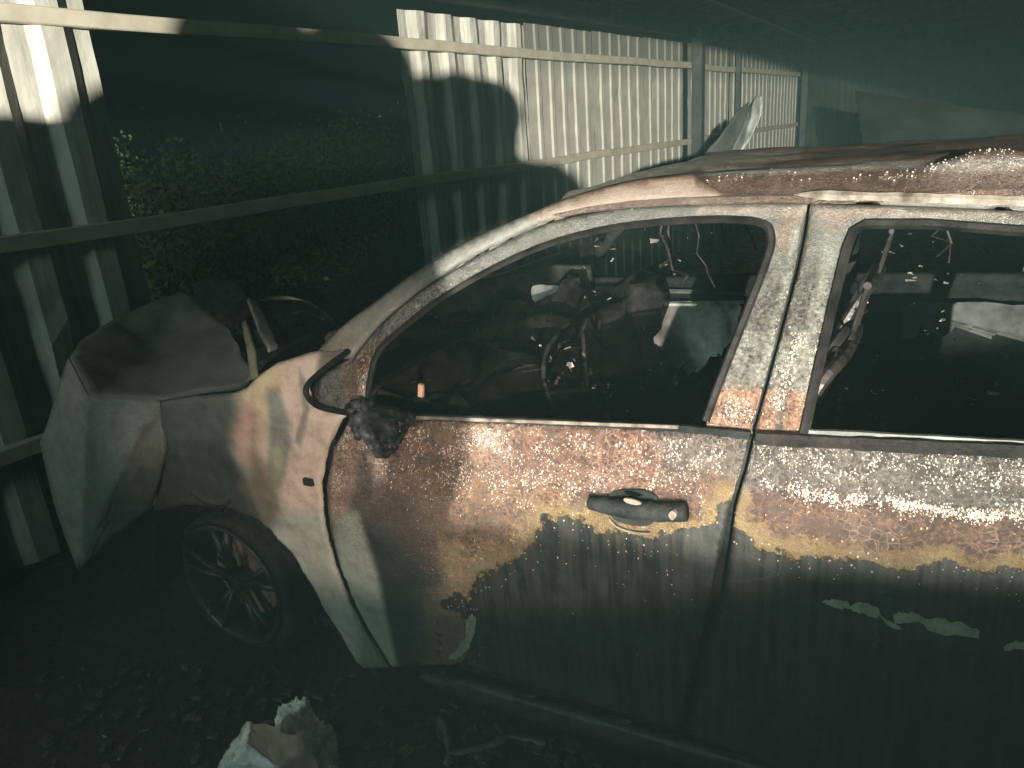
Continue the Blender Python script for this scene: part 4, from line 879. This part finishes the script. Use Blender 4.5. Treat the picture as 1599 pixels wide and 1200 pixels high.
# ------------------------------------------------------------------ onlookers behind the photographer (inferred from the fence shadows; filler figures added to close the shade)
skin = simple('skin', (.35, .22, .16), (.42, .27, .20), 5, (.4, .6)); cloth = simple('dark_jacket', (.02, .025, .04), (.04, .045, .06), 6, (.7, .9)); hair = simple('dark_hair', (.015, .012, .01), (.03, .02, .015), 40, (.4, .7))
def person(label, x, y, h, face, arms=0.0, wide=1.0):
    k = h/1.75; t = empty('person', (x, y, -.01)); tag(t, label, 'person', 'onlookers behind the camera')
    J = {'pel': (0, 0, .95), 'sp': (0, 0, 1.2), 'ch': (0, 0, 1.38), 'nk': (0, .01, 1.50), 'hd': (0, .0, 1.58), 'tp': (0, .0, 1.70)}
    E = [('pel', 'sp'), ('sp', 'ch'), ('ch', 'nk'), ('nk', 'hd'), ('hd', 'tp')]
    Rr = {'pel': .15, 'sp': .145, 'ch': .165, 'nk': .062, 'hd': .10, 'tp': .085}
    for s, n in ((-1, 'l'), (1, 'r')):
        J.update({'sh'+n: (s*.19*wide, 0, 1.42), 'el'+n: (s*(.27+.10*arms)*wide, -.10*arms, 1.14+.08*arms), 'wr'+n: (s*(.27-.16*arms), -.22*arms-.03, .90+.60*arms), 'ha'+n: (s*(.27-.22*arms), -.24*arms-.04, .82+.74*arms),
                  'hp'+n: (s*.10, 0, .90), 'kn'+n: (s*.12, -.02, .50), 'an'+n: (s*.13, .02, .09), 'to'+n: (s*.15, -.16, .04)})
        E += [('ch', 'sh'+n), ('sh'+n, 'el'+n), ('el'+n, 'wr'+n), ('wr'+n, 'ha'+n), ('pel', 'hp'+n), ('hp'+n, 'kn'+n), ('kn'+n, 'an'+n), ('an'+n, 'to'+n)]
        Rr.update({'sh'+n: .075, 'el'+n: .055, 'wr'+n: .04, 'ha'+n: .045, 'hp'+n: .11, 'kn'+n: .075, 'an'+n: .05, 'to'+n: .045})
    names = list(J); me = bpy.data.meshes.new('body'); me.from_pydata([tuple(c*k for c in J[n]) for n in names], [(names.index(a), names.index(b)) for a, b in E], [])
    o = link('body', me, cloth, t); md = o.modifiers.new('s', 'SKIN'); me.skin_vertices.new() if not me.skin_vertices else None
    for n, sv in zip(names, me.skin_vertices[0].data): sv.radius = (Rr[n]*k, Rr[n]*k); sv.use_root = (n == 'pel')
    md.use_smooth_shade = True; ss = o.modifiers.new('u', 'SUBSURF'); ss.levels = ss.render_levels = 2
    bm = bmesh.new(); bmesh.ops.create_icosphere(bm, subdivisions=3, radius=1)
    for v in bm.verts:
        v.co = Vector((v.co.x*.100, v.co.y*.112+.015, v.co.z*.12+1.665))*k
        if v.co.y < 0 and v.co.z < 1.66*k: v.co.y *= .3
    obj('hair', bm, hair, t, True)
    bm = bmesh.new(); bmesh.ops.create_icosphere(bm, subdivisions=3, radius=1)
    for v in bm.verts:
        c = v.co; nose = .018*math.exp(-((c.x/.18)**2+(c.z/.25)**2)) if c.y < 0 else 0
        v.co = Vector((c.x*.078, c.y*.075-.028-nose*1.4, c.z*.11+1.62))*k
    obj('face', bm, skin, t, True)
    t.rotation_euler = (0, 0, face)
def behind(px, py, dist, zoff=0):          # stand where the ray headlamp -> fence point passes, dist metres from the lamp
    r = ray(px, py); tt = ((FP0-CAM).dot(FN))/r.dot(FN); P = CAM+r*tt; d = P-LAMP; hd_ = d.xy.length; f = dist/hd_
    q = LAMP+d*f; return q.x, q.y, q.z
for k, (px, py, dist, arms) in enumerate(((668, 128, 8.6, 0), (712, 124, 9.3, 0), (757, 134, 10.0, 0), (610, 200, 9.0, 0), (552, 48, 9.9, 0), (470, 130, 8.7, 0), (385, 12, 9.5, .6), (315, 150, 10.2, 0), (262, 160, 9.3, 0),
        (205, 140, 8.7, 0), (130, 215, 9.5, 0), (60, 200, 10.2, 0), (-10, 195, 9.0, 0), (428, 165, 9.7, 0), (512, 170, 9.2, 0), (345, 165, 8.8, 0), (575, 190, 8.5, 0), (738, 175, 9.8, 0), (722, 190, 10.2, 0))):
    x, y, z = behind(px, py, dist)
    person('unseen onlooker in a dark jacket behind the camera, placed to cast shadow', x, y, z, math.atan2(-2.7-x, 3-y)*-1+math.pi, arms, 0.9 if k == 2 else 1.35)

# ------------------------------------------------------------------ smoke haze
hz = bmesh.new(); box(hz, Vector((-.5, 2.0, 1.5)), 30, 36, 5.2); o = obj('haze', hz); o['kind'] = 'stuff'
m = bpy.data.materials.new('smoke_haze'); m.use_nodes = True; nt = m.node_tree; nt.nodes.clear()
out = nt.nodes.new('ShaderNodeOutputMaterial'); pv = nt.nodes.new('ShaderNodeVolumePrincipled'); pv.inputs['Color'].default_value = (.50, .88, .86, 1); pv.inputs['Density'].default_value = .0075; pv.inputs['Anisotropy'].default_value = .0
nt.links.new(pv.outputs[0], out.inputs['Volume']); o.data.materials.append(m)
